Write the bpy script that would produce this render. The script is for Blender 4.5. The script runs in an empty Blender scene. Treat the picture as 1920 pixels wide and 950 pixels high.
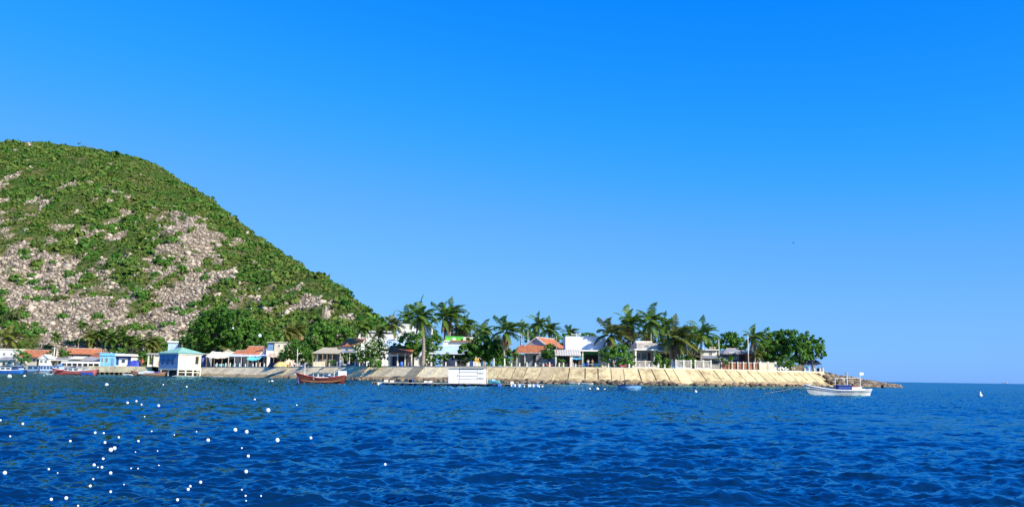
import bpy, math, random
import numpy as np
from mathutils import Vector, Matrix
R = math.radians
PI = math.pi
scene = bpy.context.scene
COL = scene.collection
rng = random.Random(7)
NR = np.random.RandomState(11)

# ------------------------------------------------------------------ camera
FPX = 1663.0                     # focal length in pixels of the 1920 px wide photograph
CAM_H = 1.2
PITCH = math.atan((705.3 - 475) / FPX)
ROLL = math.atan(0.0145)
_r0 = Vector((1, 0, 0)); _f = Vector((0, math.cos(PITCH), math.sin(PITCH))); _u0 = Vector((0, -math.sin(PITCH), math.cos(PITCH)))
_r = _r0 * math.cos(ROLL) + _u0 * math.sin(ROLL)
_u = _u0 * math.cos(ROLL) - _r0 * math.sin(ROLL)
CAM = Vector((0, 0, CAM_H))
cd = bpy.data.cameras.new('camera'); cd.sensor_width = 36; cd.lens = FPX / 1920 * 36
cd.clip_start = 0.1; cd.clip_end = 60000
cam = bpy.data.objects.new('camera', cd); COL.objects.link(cam)
M4 = Matrix((_r, _u, -_f)).transposed().to_4x4(); M4.translation = CAM
cam.matrix_world = M4
scene.camera = cam

# ------------------------------------------------------------------ sky, sun, exposure
SUN_DIR = Vector((0.69, -0.59, 0.60)).normalized()
EL = math.asin(SUN_DIR.z); AZ = math.atan2(SUN_DIR.x, SUN_DIR.y)
w = bpy.data.worlds.new('World'); scene.world = w; w.use_nodes = True
nt = w.node_tree; nt.nodes.clear()
sky = nt.nodes.new('ShaderNodeTexSky'); sky.sky_type = 'NISHITA'; sky.sun_disc = False
sky.sun_elevation = EL; sky.sun_rotation = AZ; sky.air_density = 1.0; sky.dust_density = 0.35; sky.ozone_density = 3.0
SKY_K = 0.12; EXPO = 0.6
sep = nt.nodes.new('ShaderNodeSeparateColor'); cmb = nt.nodes.new('ShaderNodeCombineColor')
nt.links.new(sky.outputs[0], sep.inputs[0])
# the grade of the photographed sky: a deep azure, per channel
SKY_CURVES = [[(0, 0), (.11, .0), (.137, .004), (.202, .024), (.329, .105), (.687, .20), (1, .25)],
              [(0, 0), (.18, .165), (.24, .215), (.345, .300), (.52, .378), (.77, .46), (1, .50)],
              [(0, .3), (.25, .66), (.43, .84), (.72, .86), (1, .88)]]
for i in range(3):
    p = nt.nodes.new('ShaderNodeMath'); p.operation = 'MULTIPLY'; p.inputs[1].default_value = SKY_K
    c = nt.nodes.new('ShaderNodeFloatCurve'); cu = c.mapping.curves[0]; pts = SKY_CURVES[i]
    cu.points[0].location = pts[0]; cu.points[1].location = pts[-1]
    for q in pts[1:-1]: cu.points.new(*q)
    c.mapping.update()
    g = nt.nodes.new('ShaderNodeMath'); g.operation = 'MULTIPLY'; g.inputs[1].default_value = 2 ** (.25 - EXPO) / SKY_K
    nt.links.new(sep.outputs[i], p.inputs[0]); nt.links.new(p.outputs[0], c.inputs['Value']); nt.links.new(c.outputs[0], g.inputs[0]); nt.links.new(g.outputs[0], cmb.inputs[i])
bg = nt.nodes.new('ShaderNodeBackground'); bg.inputs[1].default_value = SKY_K
out = nt.nodes.new('ShaderNodeOutputWorld')
nt.links.new(cmb.outputs[0], bg.inputs[0]); nt.links.new(bg.outputs[0], out.inputs[0])
sd = bpy.data.lights.new('sun', 'SUN'); sd.energy = 5.0; sd.angle = R(0.5); sd.color = (1.0, 0.94, 0.82)
sun = bpy.data.objects.new('sun', sd); COL.objects.link(sun)
sun.rotation_euler = (-SUN_DIR).to_track_quat('-Z', 'Y').to_euler(); sun.location = (60, -40, 80)
vs = scene.view_settings
vs.view_transform = 'Standard'; vs.look = 'None'; vs.gamma = 1; vs.use_curve_mapping = False; vs.exposure = EXPO
scene.cycles.max_bounces = 6; scene.cycles.transparent_max_bounces = 6; scene.cycles.use_denoising = True

# ------------------------------------------------------------------ from the photograph's pixels to metres
def hy(px): return 705.3 + (px - 960) * 0.0145
def P(px, py, Y):
    d = _f + _r * ((px - 960) / FPX) + _u * ((475 - py) / FPX)
    return CAM + d * (Y / d.y)
def GX(px, Y): return P(px, hy(px), Y).x
def GZ(px, py, Y): return P(px, py, Y).z
def project(X, Y, Z):
    dx, dy, dz = X, Y, Z - CAM_H
    a = dx * _f.x + dy * _f.y + dz * _f.z
    return 960 + FPX * (dx * _r.x + dy * _r.y + dz * _r.z) / a, 475 - FPX * (dx * _u.x + dy * _u.y + dz * _u.z) / a
def YW(px, py): return CAM_H * FPX / max(py - hy(px), .5)     # distance of a waterline seen at that pixel

# ------------------------------------------------------------------ noise on the CPU (for terrain and scatter)
_L = NR.rand(256, 256)
def vnoise(x, y):
    xi = np.floor(x).astype(int); yi = np.floor(y).astype(int); fx = x - xi; fy = y - yi
    fx = fx * fx * (3 - 2 * fx); fy = fy * fy * (3 - 2 * fy)
    a = _L[xi & 255, yi & 255]; b = _L[(xi + 1) & 255, yi & 255]; c = _L[xi & 255, (yi + 1) & 255]; d = _L[(xi + 1) & 255, (yi + 1) & 255]
    return (a * (1 - fx) + b * fx) * (1 - fy) + (c * (1 - fx) + d * fx) * fy
def fbm(x, y, o=4):
    s = 0; a = .5; t = 0
    for k in range(o):
        s = s + a * vnoise(x * 2 ** k + 17.3 * k, y * 2 ** k + 5.1 * k); t += a; a *= .55
    return s / t

# ------------------------------------------------------------------ materials
MATS = {}
def mat(name, col, rough=.75, col2=None, scale=1.5, bump=0., bscale=12, rnd=0., spec=.3, metal=0., band=None, lo=.4, hi=.62, coord='Object', stretch=(1, 1, 1), col3=None, scale3=.4, lo3=.5, hi3=.7):
    if name in MATS: return MATS[name]
    m = bpy.data.materials.new(name); m.use_nodes = True; MATS[name] = m
    t = m.node_tree; N = t.nodes; L = t.links; b = N['Principled BSDF']
    b.inputs['Roughness'].default_value = rough; b.inputs['Specular IOR Level'].default_value = spec; b.inputs['Metallic'].default_value = metal
    tc = N.new('ShaderNodeTexCoord'); mp = N.new('ShaderNodeMapping'); mp.inputs['Scale'].default_value = stretch
    L.new(tc.outputs[coord], mp.inputs[0])
    oi = N.new('ShaderNodeObjectInfo')
    ofs = N.new('ShaderNodeVectorMath'); ofs.operation = 'ADD'
    mu = N.new('ShaderNodeMath'); mu.operation = 'MULTIPLY'; mu.inputs[1].default_value = 50.; L.new(oi.outputs['Random'], mu.inputs[0])
    L.new(mp.outputs[0], ofs.inputs[0]); L.new(mu.outputs[0], ofs.inputs[1])
    def noise(sc, det=6):
        n = N.new('ShaderNodeTexNoise'); n.inputs['Scale'].default_value = sc; n.inputs['Detail'].default_value = det; n.inputs['Roughness'].default_value = .62
        L.new(ofs.outputs[0], n.inputs['Vector']); return n
    def mixc(fac, a, bcol):
        x = N.new('ShaderNodeMix'); x.data_type = 'RGBA'
        L.new(fac, x.inputs[0])
        if isinstance(a, tuple): x.inputs[6].default_value = (*a, 1)
        else: L.new(a, x.inputs[6])
        x.inputs[7].default_value = (*bcol, 1)
        return x.outputs[2]
    def ramp(sock, lo, hi):
        r = N.new('ShaderNodeMapRange'); r.inputs[1].default_value = lo; r.inputs[2].default_value = hi; L.new(sock, r.inputs[0]); return r.outputs[0]
    c2 = col2 or tuple(x * .72 for x in col)
    cur = mixc(ramp(noise(scale).outputs[0], lo, hi), col, c2)
    if col3: cur = mixc(ramp(noise(scale3).outputs[0], lo3, hi3), cur, col3)
    if rnd:
        h = N.new('ShaderNodeHueSaturation'); r = N.new('ShaderNodeMapRange'); r.inputs[3].default_value = 1 - rnd; r.inputs[4].default_value = 1 + rnd
        L.new(oi.outputs['Random'], r.inputs[0]); L.new(r.outputs[0], h.inputs['Value']); L.new(cur, h.inputs['Color']); cur = h.outputs[0]
    L.new(cur, b.inputs['Base Color'])
    hs = None
    if band:
        wv = N.new('ShaderNodeTexWave'); wv.bands_direction = band[0]; wv.inputs['Scale'].default_value = band[1]; wv.inputs['Distortion'].default_value = band[3] if len(band) > 3 else .3
        L.new(mp.outputs[0], wv.inputs['Vector'])
        bp = N.new('ShaderNodeBump'); bp.inputs['Strength'].default_value = band[2]; bp.inputs['Distance'].default_value = .08
        L.new(wv.outputs[0], bp.inputs['Height']); hs = bp
    if bump:
        bp = N.new('ShaderNodeBump'); bp.inputs['Strength'].default_value = bump; bp.inputs['Distance'].default_value = .1
        L.new(noise(bscale).outputs[0], bp.inputs['Height'])
        if hs: L.new(hs.outputs[0], bp.inputs['Normal'])
        hs = bp
    if hs: L.new(hs.outputs[0], b.inputs['Normal'])
    return m

def leafmat(name, c1, c2, c3, scale=.25, trans=.35, rough=.55):
    if name in MATS: return MATS[name]
    m = bpy.data.materials.new(name); m.use_nodes = True; MATS[name] = m
    t = m.node_tree; N = t.nodes; L = t.links; b = N['Principled BSDF']; o = N['Material Output']
    b.inputs['Roughness'].default_value = rough; b.inputs['Specular IOR Level'].default_value = .25
    g = N.new('ShaderNodeNewGeometry'); n = N.new('ShaderNodeTexNoise'); n.inputs['Scale'].default_value = scale; n.inputs['Detail'].default_value = 3
    L.new(g.outputs['Position'], n.inputs['Vector'])
    r = N.new('ShaderNodeMapRange'); r.inputs[1].default_value = .38; r.inputs[2].default_value = .62; L.new(n.outputs[0], r.inputs[0])
    x = N.new('ShaderNodeMix'); x.data_type = 'RGBA'; x.inputs[6].default_value = (*c1, 1); x.inputs[7].default_value = (*c2, 1); L.new(r.outputs[0], x.inputs[0])
    r2 = N.new('ShaderNodeMapRange'); r2.inputs[1].default_value = .35; r2.inputs[2].default_value = 1.; r2.inputs[4].default_value = .75; L.new(g.outputs['Random Per Island'], r2.inputs[0])
    y = N.new('ShaderNodeMix'); y.data_type = 'RGBA'; L.new(r2.outputs[0], y.inputs[0]); L.new(x.outputs[2], y.inputs[6]); y.inputs[7].default_value = (*c3, 1)
    L.new(y.outputs[2], b.inputs['Base Color'])
    tr = N.new('ShaderNodeBsdfTranslucent'); L.new(y.outputs[2], tr.inputs[0])
    ms = N.new('ShaderNodeMixShader'); ms.inputs[0].default_value = trans; L.new(b.outputs[0], ms.inputs[1]); L.new(tr.outputs[0], ms.inputs[2]); L.new(ms.outputs[0], o.inputs[0])
    return m

# ------------------------------------------------------------------ mesh builder
class MB:
    def __init__(s): s.v = []; s.f = []
    def add(s, vs, fs):
        k = len(s.v); s.v += [tuple(p) for p in vs]; s.f += [tuple(i + k for i in q) for q in fs]; return s
    def box(s, x0, x1, y0, y1, z0, z1):
        return s.add([(x0, y0, z0), (x1, y0, z0), (x1, y1, z0), (x0, y1, z0), (x0, y0, z1), (x1, y0, z1), (x1, y1, z1), (x0, y1, z1)],
                     [(0, 3, 2, 1), (4, 5, 6, 7), (0, 1, 5, 4), (1, 2, 6, 5), (2, 3, 7, 6), (3, 0, 4, 7)])
    def slab(s, q, t):              # a thick sheet: quad q, thickness t downwards
        a = [Vector(p) for p in q]; n = (a[1] - a[0]).cross(a[2] - a[0]).normalized() * t
        if n.z < 0: n = -n
        b = [p - n for p in a]
        return s.add(a + b, [(0, 1, 2, 3), (7, 6, 5, 4), (0, 4, 5, 1), (1, 5, 6, 2), (2, 6, 7, 3), (3, 7, 4, 0)])
    def prism(s, pts, y0, y1):      # outline in XZ pushed along Y
        n = len(pts); vs = [(x, y0, z) for x, z in pts] + [(x, y1, z) for x, z in pts]
        return s.add(vs, [tuple(range(n)), tuple(range(2 * n - 1, n - 1, -1))] + [(i, i + n, (i + 1) % n + n, (i + 1) % n) for i in range(n)])
    def tube(s, pts, rad, n=7, cap=True):
        pts = [Vector(p) for p in pts]; rad = rad if isinstance(rad, (list, tuple)) else [rad] * len(pts)
        k = len(s.v); up = Vector((0, 0, 1))
        for i, p in enumerate(pts):
            d = (pts[min(i + 1, len(pts) - 1)] - pts[max(i - 1, 0)]).normalized()
            a = d.cross(up if abs(d.z) < .9 else Vector((1, 0, 0))).normalized(); b = d.cross(a)
            for j in range(n):
                q = p + (a * math.cos(2 * PI * j / n) + b * math.sin(2 * PI * j / n)) * rad[i]; s.v.append(tuple(q))
        for i in range(len(pts) - 1):
            for j in range(n): s.f.append((k + i * n + j, k + i * n + (j + 1) % n, k + (i + 1) * n + (j + 1) % n, k + (i + 1) * n + j))
        if cap:
            s.f.append(tuple(k + j for j in range(n))[::-1]); s.f.append(tuple(k + (len(pts) - 1) * n + j for j in range(n)))
        return s
    def lathe(s, prof, c=(0, 0, 0), n=12):
        k = len(s.v)
        for r, z in prof:
            for j in range(n): s.v.append((c[0] + r * math.cos(2 * PI * j / n), c[1] + r * math.sin(2 * PI * j / n), c[2] + z))
        for i in range(len(prof) - 1):
            for j in range(n): s.f.append((k + i * n + j, k + i * n + (j + 1) % n, k + (i + 1) * n + (j + 1) % n, k + (i + 1) * n + j))
        return s
    def ball(s, c, r, n=10, m=6, sq=(1, 1, 1)):
        prof = [(math.sin(PI * i / m) * 1., -math.cos(PI * i / m)) for i in range(m + 1)]
        k = len(s.v); s.lathe(prof, n=n)
        for i in range(k, len(s.v)):
            p = s.v[i]; s.v[i] = (c[0] + p[0] * r * sq[0], c[1] + p[1] * r * sq[1], c[2] + p[2] * r * sq[2])
        return s
    def wheel(s, c, r, w, n=14):    # axis along Y
        pr = [(r * .55, -w / 2), (r * .96, -w / 2), (r, -w / 4), (r, w / 4), (r * .96, w / 2), (r * .55, w / 2), (r * .55, -w / 2)]
        k = len(s.v)
        for a, z in pr:
            for j in range(n): s.v.append((c[0] + a * math.cos(2 * PI * j / n), c[1] + z, c[2] + a * math.sin(2 * PI * j / n)))
        for i in range(len(pr) - 1):
            for j in range(n): s.f.append((k + i * n + j, k + i * n + (j + 1) % n, k + (i + 1) * n + (j + 1) % n, k + (i + 1) * n + j))
        return s
    def build(s, name, m, parent=None, smooth=False, loc=None):
        me = bpy.data.meshes.new(name); me.from_pydata(s.v, [], s.f); me.update()
        return link(name, me, m, parent, smooth, loc)

def link(name, me, m, parent=None, smooth=False, loc=None):
    if m: me.materials.append(m)
    if smooth: me.polygons.foreach_set('use_smooth', [True] * len(me.polygons))
    o = bpy.data.objects.new(name, me); COL.objects.link(o)
    if parent: o.parent = parent
    if loc: o.location = loc
    return o
def npmesh(name, V, F):             # V (n,3), F (m,k) all faces with k corners
    me = bpy.data.meshes.new(name); V = np.ascontiguousarray(V, dtype=np.float32); F = np.ascontiguousarray(F, dtype=np.int32); k = F.shape[1]
    me.vertices.add(len(V)); me.vertices.foreach_set('co', V.ravel())
    me.loops.add(F.size); me.loops.foreach_set('vertex_index', F.ravel())
    me.polygons.add(len(F)); me.polygons.foreach_set('loop_start', np.arange(0, F.size, k, dtype=np.int32))
    me.update(calc_edges=True); me.validate(); return me
def tag(o, label=None, cat=None, group=None, kind=None):
    if label: o['label'] = label
    if cat: o['category'] = cat
    if group: o['group'] = group
    if kind: o['kind'] = kind
    return o
def thing(name, label, cat, loc, rz=0, group=None):
    o = bpy.data.objects.new(name, None); COL.objects.link(o); o.empty_display_size = .2
    o.location = loc; o.rotation_euler = (0, 0, rz); return tag(o, label, cat, group)
def children(o): return [c for c in bpy.data.objects if c.parent == o]
def copy_tree(o, kids, loc, rz=0, label=None, sc=None):   # kids: {object: [children]}
    r = o.copy(); COL.objects.link(r); r.location = loc; r.rotation_euler = (0, 0, rz)
    if sc: r.scale = sc if isinstance(sc, tuple) else (sc, sc, sc)
    if label: r['label'] = label
    def rec(src, dst):
        for ch in kids.get(src, []):
            c = ch.copy(); COL.objects.link(c); c.parent = dst; rec(ch, c)
    rec(o, r); return r
def kidmap(o):
    d = {}
    def rec(a):
        d[a] = children(a)
        for c in d[a]: rec(c)
    rec(o); return d

# ------------------------------------------------------------------ palette
M_white = mat('white_paint', (.75, .74, .71), .6, (.68, .66, .60), 1.2, bump=.1, col3=(.52, .49, .43), scale3=.5, lo3=.54, hi3=.74)
M_cream = mat('cream_plaster', (.78, .70, .50), .8, (.62, .54, .38), 1.0, bump=.15)
M_cream2 = mat('pale_cream_plaster', (.74, .69, .55), .8, (.55, .50, .40), .8, bump=.15)
M_grey = mat('grey_plaster', (.42, .40, .37), .85, (.28, .27, .25), .9, bump=.2)
M_greyp = mat('pinkish_grey_plaster', (.55, .48, .43), .85, (.36, .32, .29), .9, bump=.2)
M_blue = mat('light_blue_plaster', (.24, .55, .76), .7, (.16, .42, .64), 1.1, bump=.1)
M_blue2 = mat('blue_plaster', (.17, .30, .47), .7, (.13, .23, .38), 1.1, bump=.1)
M_dblue = mat('dark_blue_paint', (.03, .07, .28), .5, (.02, .04, .18), 1.5)
M_green = mat('green_paint', (.06, .34, .12), .6, (.04, .25, .09), 1.5)
M_lime = mat('lime_green_paint', (.14, .55, .06), .6, (.10, .42, .05), 1.5)
M_tile = mat('terracotta_tile', (.62, .22, .09), .8, (.40, .13, .06), 1.3, band=('Y', 1.5, .9, .2), bump=.5, bscale=5, col3=(.30, .20, .13), lo3=.55, hi3=.75)
M_tile2 = mat('dark_terracotta_tile', (.42, .14, .07), .85, (.24, .09, .05), 1.2, band=('Y', 1.5, .9, .2), bump=.5, bscale=5, col3=(.18, .13, .09), lo3=.5, hi3=.7)
M_tin = mat('tin_sheet', (.46, .45, .42), .55, (.32, .29, .26), .8, band=('X', 2.2, .8, 0), rnd=.15, metal=.2, col3=(.30, .19, .12), lo3=.56, hi3=.75)
M_tinw = mat('white_tin_sheet', (.74, .77, .80), .5, (.62, .66, .70), .8, band=('X', 2.2, .6, 0), metal=.1)
M_tingreen = mat('green_tin_sheet', (.20, .46, .35), .6, (.28, .52, .41), .9, band=('X', 2.0, .6, 0), col3=(.38, .50, .42))
M_tinblue = mat('pale_blue_tin_sheet', (.52, .68, .82), .5, (.42, .58, .74), .8, band=('X', 2.2, .6, 0))
M_thatch = mat('weathered_thatch', (.50, .43, .30), .95, (.33, .28, .20), 2.5, bump=.8, bscale=9, stretch=(3, 1, 1))
M_awn = mat('cream_canvas', (.74, .68, .50), .9, (.60, .54, .38), .8, bump=.3, bscale=2)
M_tan = mat('tan_canvas', (.55, .44, .30), .9, (.42, .32, .22), 1., bump=.3, bscale=2)
M_wood = mat('weathered_wood', (.32, .23, .15), .85, (.20, .14, .09), 3, bump=.4, bscale=8, stretch=(1, 1, 4), rnd=.15)
M_dwood = mat('dark_wood', (.09, .065, .045), .8, (.05, .04, .03), 3, bump=.3, stretch=(1, 1, 4))
M_dark = mat('dark_paint_and_shade', (.022, .022, .028), .7, (.04, .038, .036), 1.4)  # near-black: painted shade in openings and under roofs, plain colour on small dark things
M_pane = mat('window_glass', (.03, .045, .06), .12, (.05, .07, .09), 1.0, spec=.6)
M_post = mat('whitewashed_concrete', (.70, .66, .58), .85, (.50, .46, .38), 2.5, bump=.3)
M_brick = mat('red_brick_paint', (.34, .12, .06), .85, (.22, .085, .05), 2, bump=.5, bscale=4, col3=(.42, .24, .14))
M_metal = mat('grey_metal', (.38, .39, .40), .45, (.26, .26, .26), 3, metal=.6)
M_rubber = mat('black_rubber', (.02, .02, .02), .8, (.035, .034, .033), 3)
M_tarpb = mat('blue_tarpaulin', (.05, .08, .42), .55, (.03, .05, .28), 1.5, bump=.6, bscale=2.5)
M_tarpd = mat('dark_tarpaulin', (.035, .045, .075), .6, (.02, .025, .04), 1.5, bump=.6, bscale=2.5)
M_tarpy = mat('yellow_tarpaulin', (.62, .47, .18), .75, (.46, .35, .15), 1.2, bump=.6, bscale=2)
M_teal = mat('teal_plastic', (.10, .52, .56), .45, (.16, .60, .66), 2.)
M_bplastic = mat('blue_plastic', (.05, .17, .55), .4, (.04, .12, .42), 2.)
M_red = mat('red_paint', (.48, .07, .06), .55, (.34, .05, .05), 1.6, col3=(.28, .08, .06), lo3=.5, hi3=.75)
M_pinkred = mat('faded_red_paint', (.60, .16, .14), .6, (.48, .11, .10), 1.4)
M_maroon = mat('maroon_boat_paint', (.13, .025, .022), .6, (.19, .065, .035), 1.4, bump=.2, stretch=(1, 1, 3))
M_bwood = mat('varnished_plank', (.38, .20, .09), .6, (.22, .10, .05), 1.5, bump=.3, stretch=(.4, 1, 4))
M_hblue = mat('blue_boat_paint', (.035, .20, .62), .5, (.03, .15, .50), 1.4)
M_purple = mat('violet_blue_paint', (.07, .05, .28), .5, (.05, .04, .2), 1.5)
M_yel = mat('yellow_paint', (.74, .48, .10), .6, (.6, .38, .08), 1.5)
M_hwhite = mat('white_boat_paint', (.80, .79, .74), .45, (.66, .62, .52), 1.2, bump=.1, col3=(.48, .40, .28), lo3=.60, hi3=.8, stretch=(1, 1, .5))
# ------------------------------------------------------------------ the shore in plan (px -> distance, top height of the quay)
_S = [(-300, 318, 2.3), (0, 296, 2.35), (180, 280, 2.45), (300, 268, 2.5), (372, 257, 2.52), (430, 243, 2.58), (500, 226, 2.66), (560, 213, 2.72), (640, 197, 2.80), (780, 179, 2.88), (920, 168, 2.93),
      (1060, 163, 2.95), (1200, 162, 2.97), (1340, 166, 2.98), (1440, 174, 3.0), (1545, 188, 3.0)]
_sp = np.array([a[0] for a in _S], float); _sy = np.array([a[1] for a in _S], float); _sz = np.array([a[2] for a in _S], float)
def _sm(px, arr):                                             # lightly smoothed interpolation
    return np.mean([np.interp(np.asarray(px, float) + k, _sp, arr) for k in (-36, -24, -12, 0, 12, 24, 36)], axis=0)
def SY(px): return float(_sm(px, _sy))
def SZ(px): return float(_sm(px, _sz))
def SPT(px): Y = SY(px); return Vector((GX(px, Y), Y, SZ(px)))
def SNORM(px):
    t = SPT(px + 6) - SPT(px - 6); t.z = 0; t.normalize(); return Vector((t.y, -t.x, 0))     # towards the water
def GROUND(px, Y): return SZ(px) + .006 * max(0, Y - SY(px))

# ------------------------------------------------------------------ water: one sheet from the boat to the horizon, real waves near the camera
def water():
    dep = np.concatenate([np.geomspace(1500, 330, 40)[:-1], np.arange(330, 60, -.55), np.arange(60, 7, -.28), np.geomspace(7, .06, 60)])
    Yr = CAM_H * FPX / dep
    u = np.concatenate([np.linspace(-2.4, -.72, 120)[:-1], np.linspace(-.72, .72, 1300), np.linspace(.72, 2.4, 120)[1:]])
    X = Yr[:, None] * u[None, :]; Y = np.repeat(Yr[:, None], len(u), 1); Z = np.zeros_like(X)
    sy = np.gradient(Yr)[:, None]; sx = Yr[:, None] * .0011
    r = np.random.RandomState(5)
    G_ = [.45 + 1.1 * fbm(X / q + 3 * q, Y / q * 1.3, 3) for q in (1.6, 4., 11.)]
    for k in range(130):
        lam = min(4., max(.085, math.exp(r.normal(math.log(.27), .82)))); th = r.normal(R(-76), R(42)); ph = r.uniform(0, 7)
        amp = .0047 * lam ** .95 * r.uniform(.5, 1.4)
        if lam > 3: amp *= (3 / lam) ** 1.2
        kx, ky = math.cos(th), math.sin(th)
        sp = np.abs(sy * ky) + sx * abs(kx)
        att = np.clip((lam / sp - 1.6) / 2.4, 0, 1)
        gust = G_[k % 3]
        s = np.sin(2 * PI / lam * (X * kx + Y * ky) + ph)
        Z += amp * att * gust * (np.exp(1.15 * s) - 1.36) * .85
    ch = r.normal(size=X.shape); ch = (ch + np.roll(ch, 1, 1) + np.roll(ch, 2, 1)) / 1.7      # far chop, shorter than the sheet's rows
    Z += .085 * np.clip((Y - 30) / 70, 0, 1) * np.clip(ch, -1.6, 1.6)
    n, m = X.shape
    V = np.stack([X, Y, Z], -1).reshape(-1, 3)
    i = np.arange(n - 1)[:, None] * m + np.arange(m - 1)[None, :]
    F = np.stack([i, i + 1, i + m + 1, i + m], -1).reshape(-1, 4)
    me = npmesh('water', V, F)
    ma = bpy.data.materials.new('sea_water'); ma.use_nodes = True; t = ma.node_tree; N = t.nodes; L = t.links; b = N['Principled BSDF']
    g = N.new('ShaderNodeNewGeometry'); acc = None
    for sc, k, st in ((.4, .24, (1, 1.6, 1)), (1.9, .26, (1, 1.7, 1)), (6., .14, (1, 1.5, 1))):
        mp = N.new('ShaderNodeMapping'); mp.inputs['Scale'].default_value = st; L.new(g.outputs['Position'], mp.inputs[0])
        nz = N.new('ShaderNodeTexNoise'); nz.inputs['Scale'].default_value = sc; nz.inputs['Detail'].default_value = 2; L.new(mp.outputs[0], nz.inputs['Vector'])
        sb = N.new('ShaderNodeVectorMath'); sb.operation = 'SUBTRACT'; sb.inputs[1].default_value = (.5, .5, .5); L.new(nz.outputs['Color'], sb.inputs[0])
        ml = N.new('ShaderNodeVectorMath'); ml.operation = 'MULTIPLY'; ml.inputs[1].default_value = (k * 2, k * 2.6, 0); L.new(sb.outputs[0], ml.inputs[0])
        if acc is None: acc = ml.outputs[0]
        else:
            ad = N.new('ShaderNodeVectorMath'); ad.operation = 'ADD'; L.new(acc, ad.inputs[0]); L.new(ml.outputs[0], ad.inputs[1]); acc = ad.outputs[0]
    ad = N.new('ShaderNodeVectorMath'); ad.operation = 'ADD'; L.new(g.outputs['Normal'], ad.inputs[0]); L.new(acc, ad.inputs[1])
    nm = N.new('ShaderNodeVectorMath'); nm.operation = 'NORMALIZE'; L.new(ad.outputs[0], nm.inputs[0]); 
    N.remove(b); df = N.new('ShaderNodeBsdfDiffuse'); df.inputs[0].default_value = (.0010, .018, .060, 1); gl = N.new('ShaderNodeBsdfGlossy'); gl.inputs['Roughness'].default_value = .08; gl.inputs['Color'].default_value = (.25, .60, .74, 1)
    fr = N.new('ShaderNodeFresnel'); fr.inputs['IOR'].default_value = 1.33; ml = N.new('ShaderNodeMath'); ml.operation = 'MULTIPLY_ADD'; ml.inputs[1].default_value = 2.5; ml.inputs[2].default_value = -.06; mn = N.new('ShaderNodeMath'); mn.operation = 'MINIMUM'; mn.inputs[1].default_value = .74; mx_ = N.new('ShaderNodeMath'); mx_.operation = 'MAXIMUM'; mx_.inputs[1].default_value = 0.
    ms = N.new('ShaderNodeMixShader'); L.new(fr.outputs[0], ml.inputs[0]); L.new(ml.outputs[0], mn.inputs[0]); L.new(mn.outputs[0], mx_.inputs[0]); L.new(mx_.outputs[0], ms.inputs[0]); L.new(df.outputs[0], ms.inputs[1]); L.new(gl.outputs[0], ms.inputs[2]); L.new(ms.outputs[0], N['Material Output'].inputs[0])
    for q in (df, gl, fr): L.new(nm.outputs[0], q.inputs['Normal'])
    o = link('water', me, ma, smooth=True); tag(o, kind='structure')
water()

# ------------------------------------------------------------------ ground of the village and headland
def ground():
    pxs = list(range(-300, 1546, 15)); rows = [0, 4, 12, 30, 60, 100, 160, 260, 420]
    V = []; F = []
    for px in pxs:
        p = SPT(px)
        for k in rows: V.append((p.x, p.y + k + (.25 if k == 0 else 0), p.z + .006 * min(k, 120) - (.004 if k == 0 else 0)))
    n = len(rows)
    for i in range(len(pxs) - 1):
        for j in range(n - 1): F.append((i * n + j, i * n + n + j, i * n + n + j + 1, i * n + j + 1))
    b = len(V); i = len(pxs) - 1
    for j in range(n): x, y, z = V[i * n + j]; V.append((x + 1.5, y, -1.))          # the far side of the headland drops into the sea
    for j in range(n - 1): F.append((i * n + j, b + j, b + j + 1, i * n + j + 1))
    me = bpy.data.meshes.new('ground'); me.from_pydata(V, [], F)
    o = link('ground', me, mat('sandy_ground', (.36, .30, .21), .95, (.22, .19, .13), .3, bump=.4, col3=(.10, .13, .05), coord='Object')); tag(o, kind='structure')
ground()

# ------------------------------------------------------------------ hill
_rid = [(-900, 640, 150), (-500, 636, 264), (-250, 630, 263), (0, 620, 266), (75, 610, 267), (150, 600, 272), (200, 583, 280), (250, 560, 293), (300, 536, 317), (350, 510, 349), (385, 490, 368), (420, 470, 395),
        (460, 450, 431), (500, 430, 454), (550, 402, 482), (600, 375, 514), (650, 347, 543), (700, 320, 583), (722, 306, 602)]
_rx = []; _ry = []; _rz = []
for px, Y, py in _rid:
    p = P(px, py, Y); _rx.append(p.x); _ry.append(Y); _rz.append(p.z - 1.0)
_rx += [-33., -24., 40.]; _ry += [298., 296., 296.]; _rz += [6., 2.2, 1.5]
_rx = np.array(_rx); _ry = np.array(_ry); _rz = np.array(_rz)
_by = ([-900, -360, -200, -120, -60, -40, -24, 40], [330, 322, 312, 298, 274, 268, 285, 285])
def hill_params(X):
    Y0 = np.interp(X, *_by)
    Y1 = np.mean([np.interp(X + k, _rx, _ry) for k in (-6, -3, 0, 3, 6)], axis=0); Z1 = np.mean([np.interp(X + k, _rx, _rz) for k in (-6, -3, 0, 3, 6)], axis=0)
    return Y0, Y1, Z1
def hill_z(X, Y):
    Y0, Y1, Z1 = hill_params(X)
    s = (Y - Y0) / np.maximum(Y1 - Y0, 8)
    g = np.where(s <= 1, 1 - np.clip(1 - s, 0, 2) ** 1.22, 1 - .55 * np.clip(s - 1, 0, 3) ** 1.6)
    z = 2.0 + (Z1 - 2.0) * g
    amp = np.clip(s * 4, 0, 1) * np.clip((Z1 - 2) / 40, .1, 1)
    z = z + amp * ((fbm(X / 38., Y / 38.) - .5) * 11 + (fbm(X / 9. + 40, Y / 9.) - .5) * 3.2) * np.clip(2.2 - 1.6 * s, .35, 1)
    return np.where(s < 0, 2.0 + s * 20, z)
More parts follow.
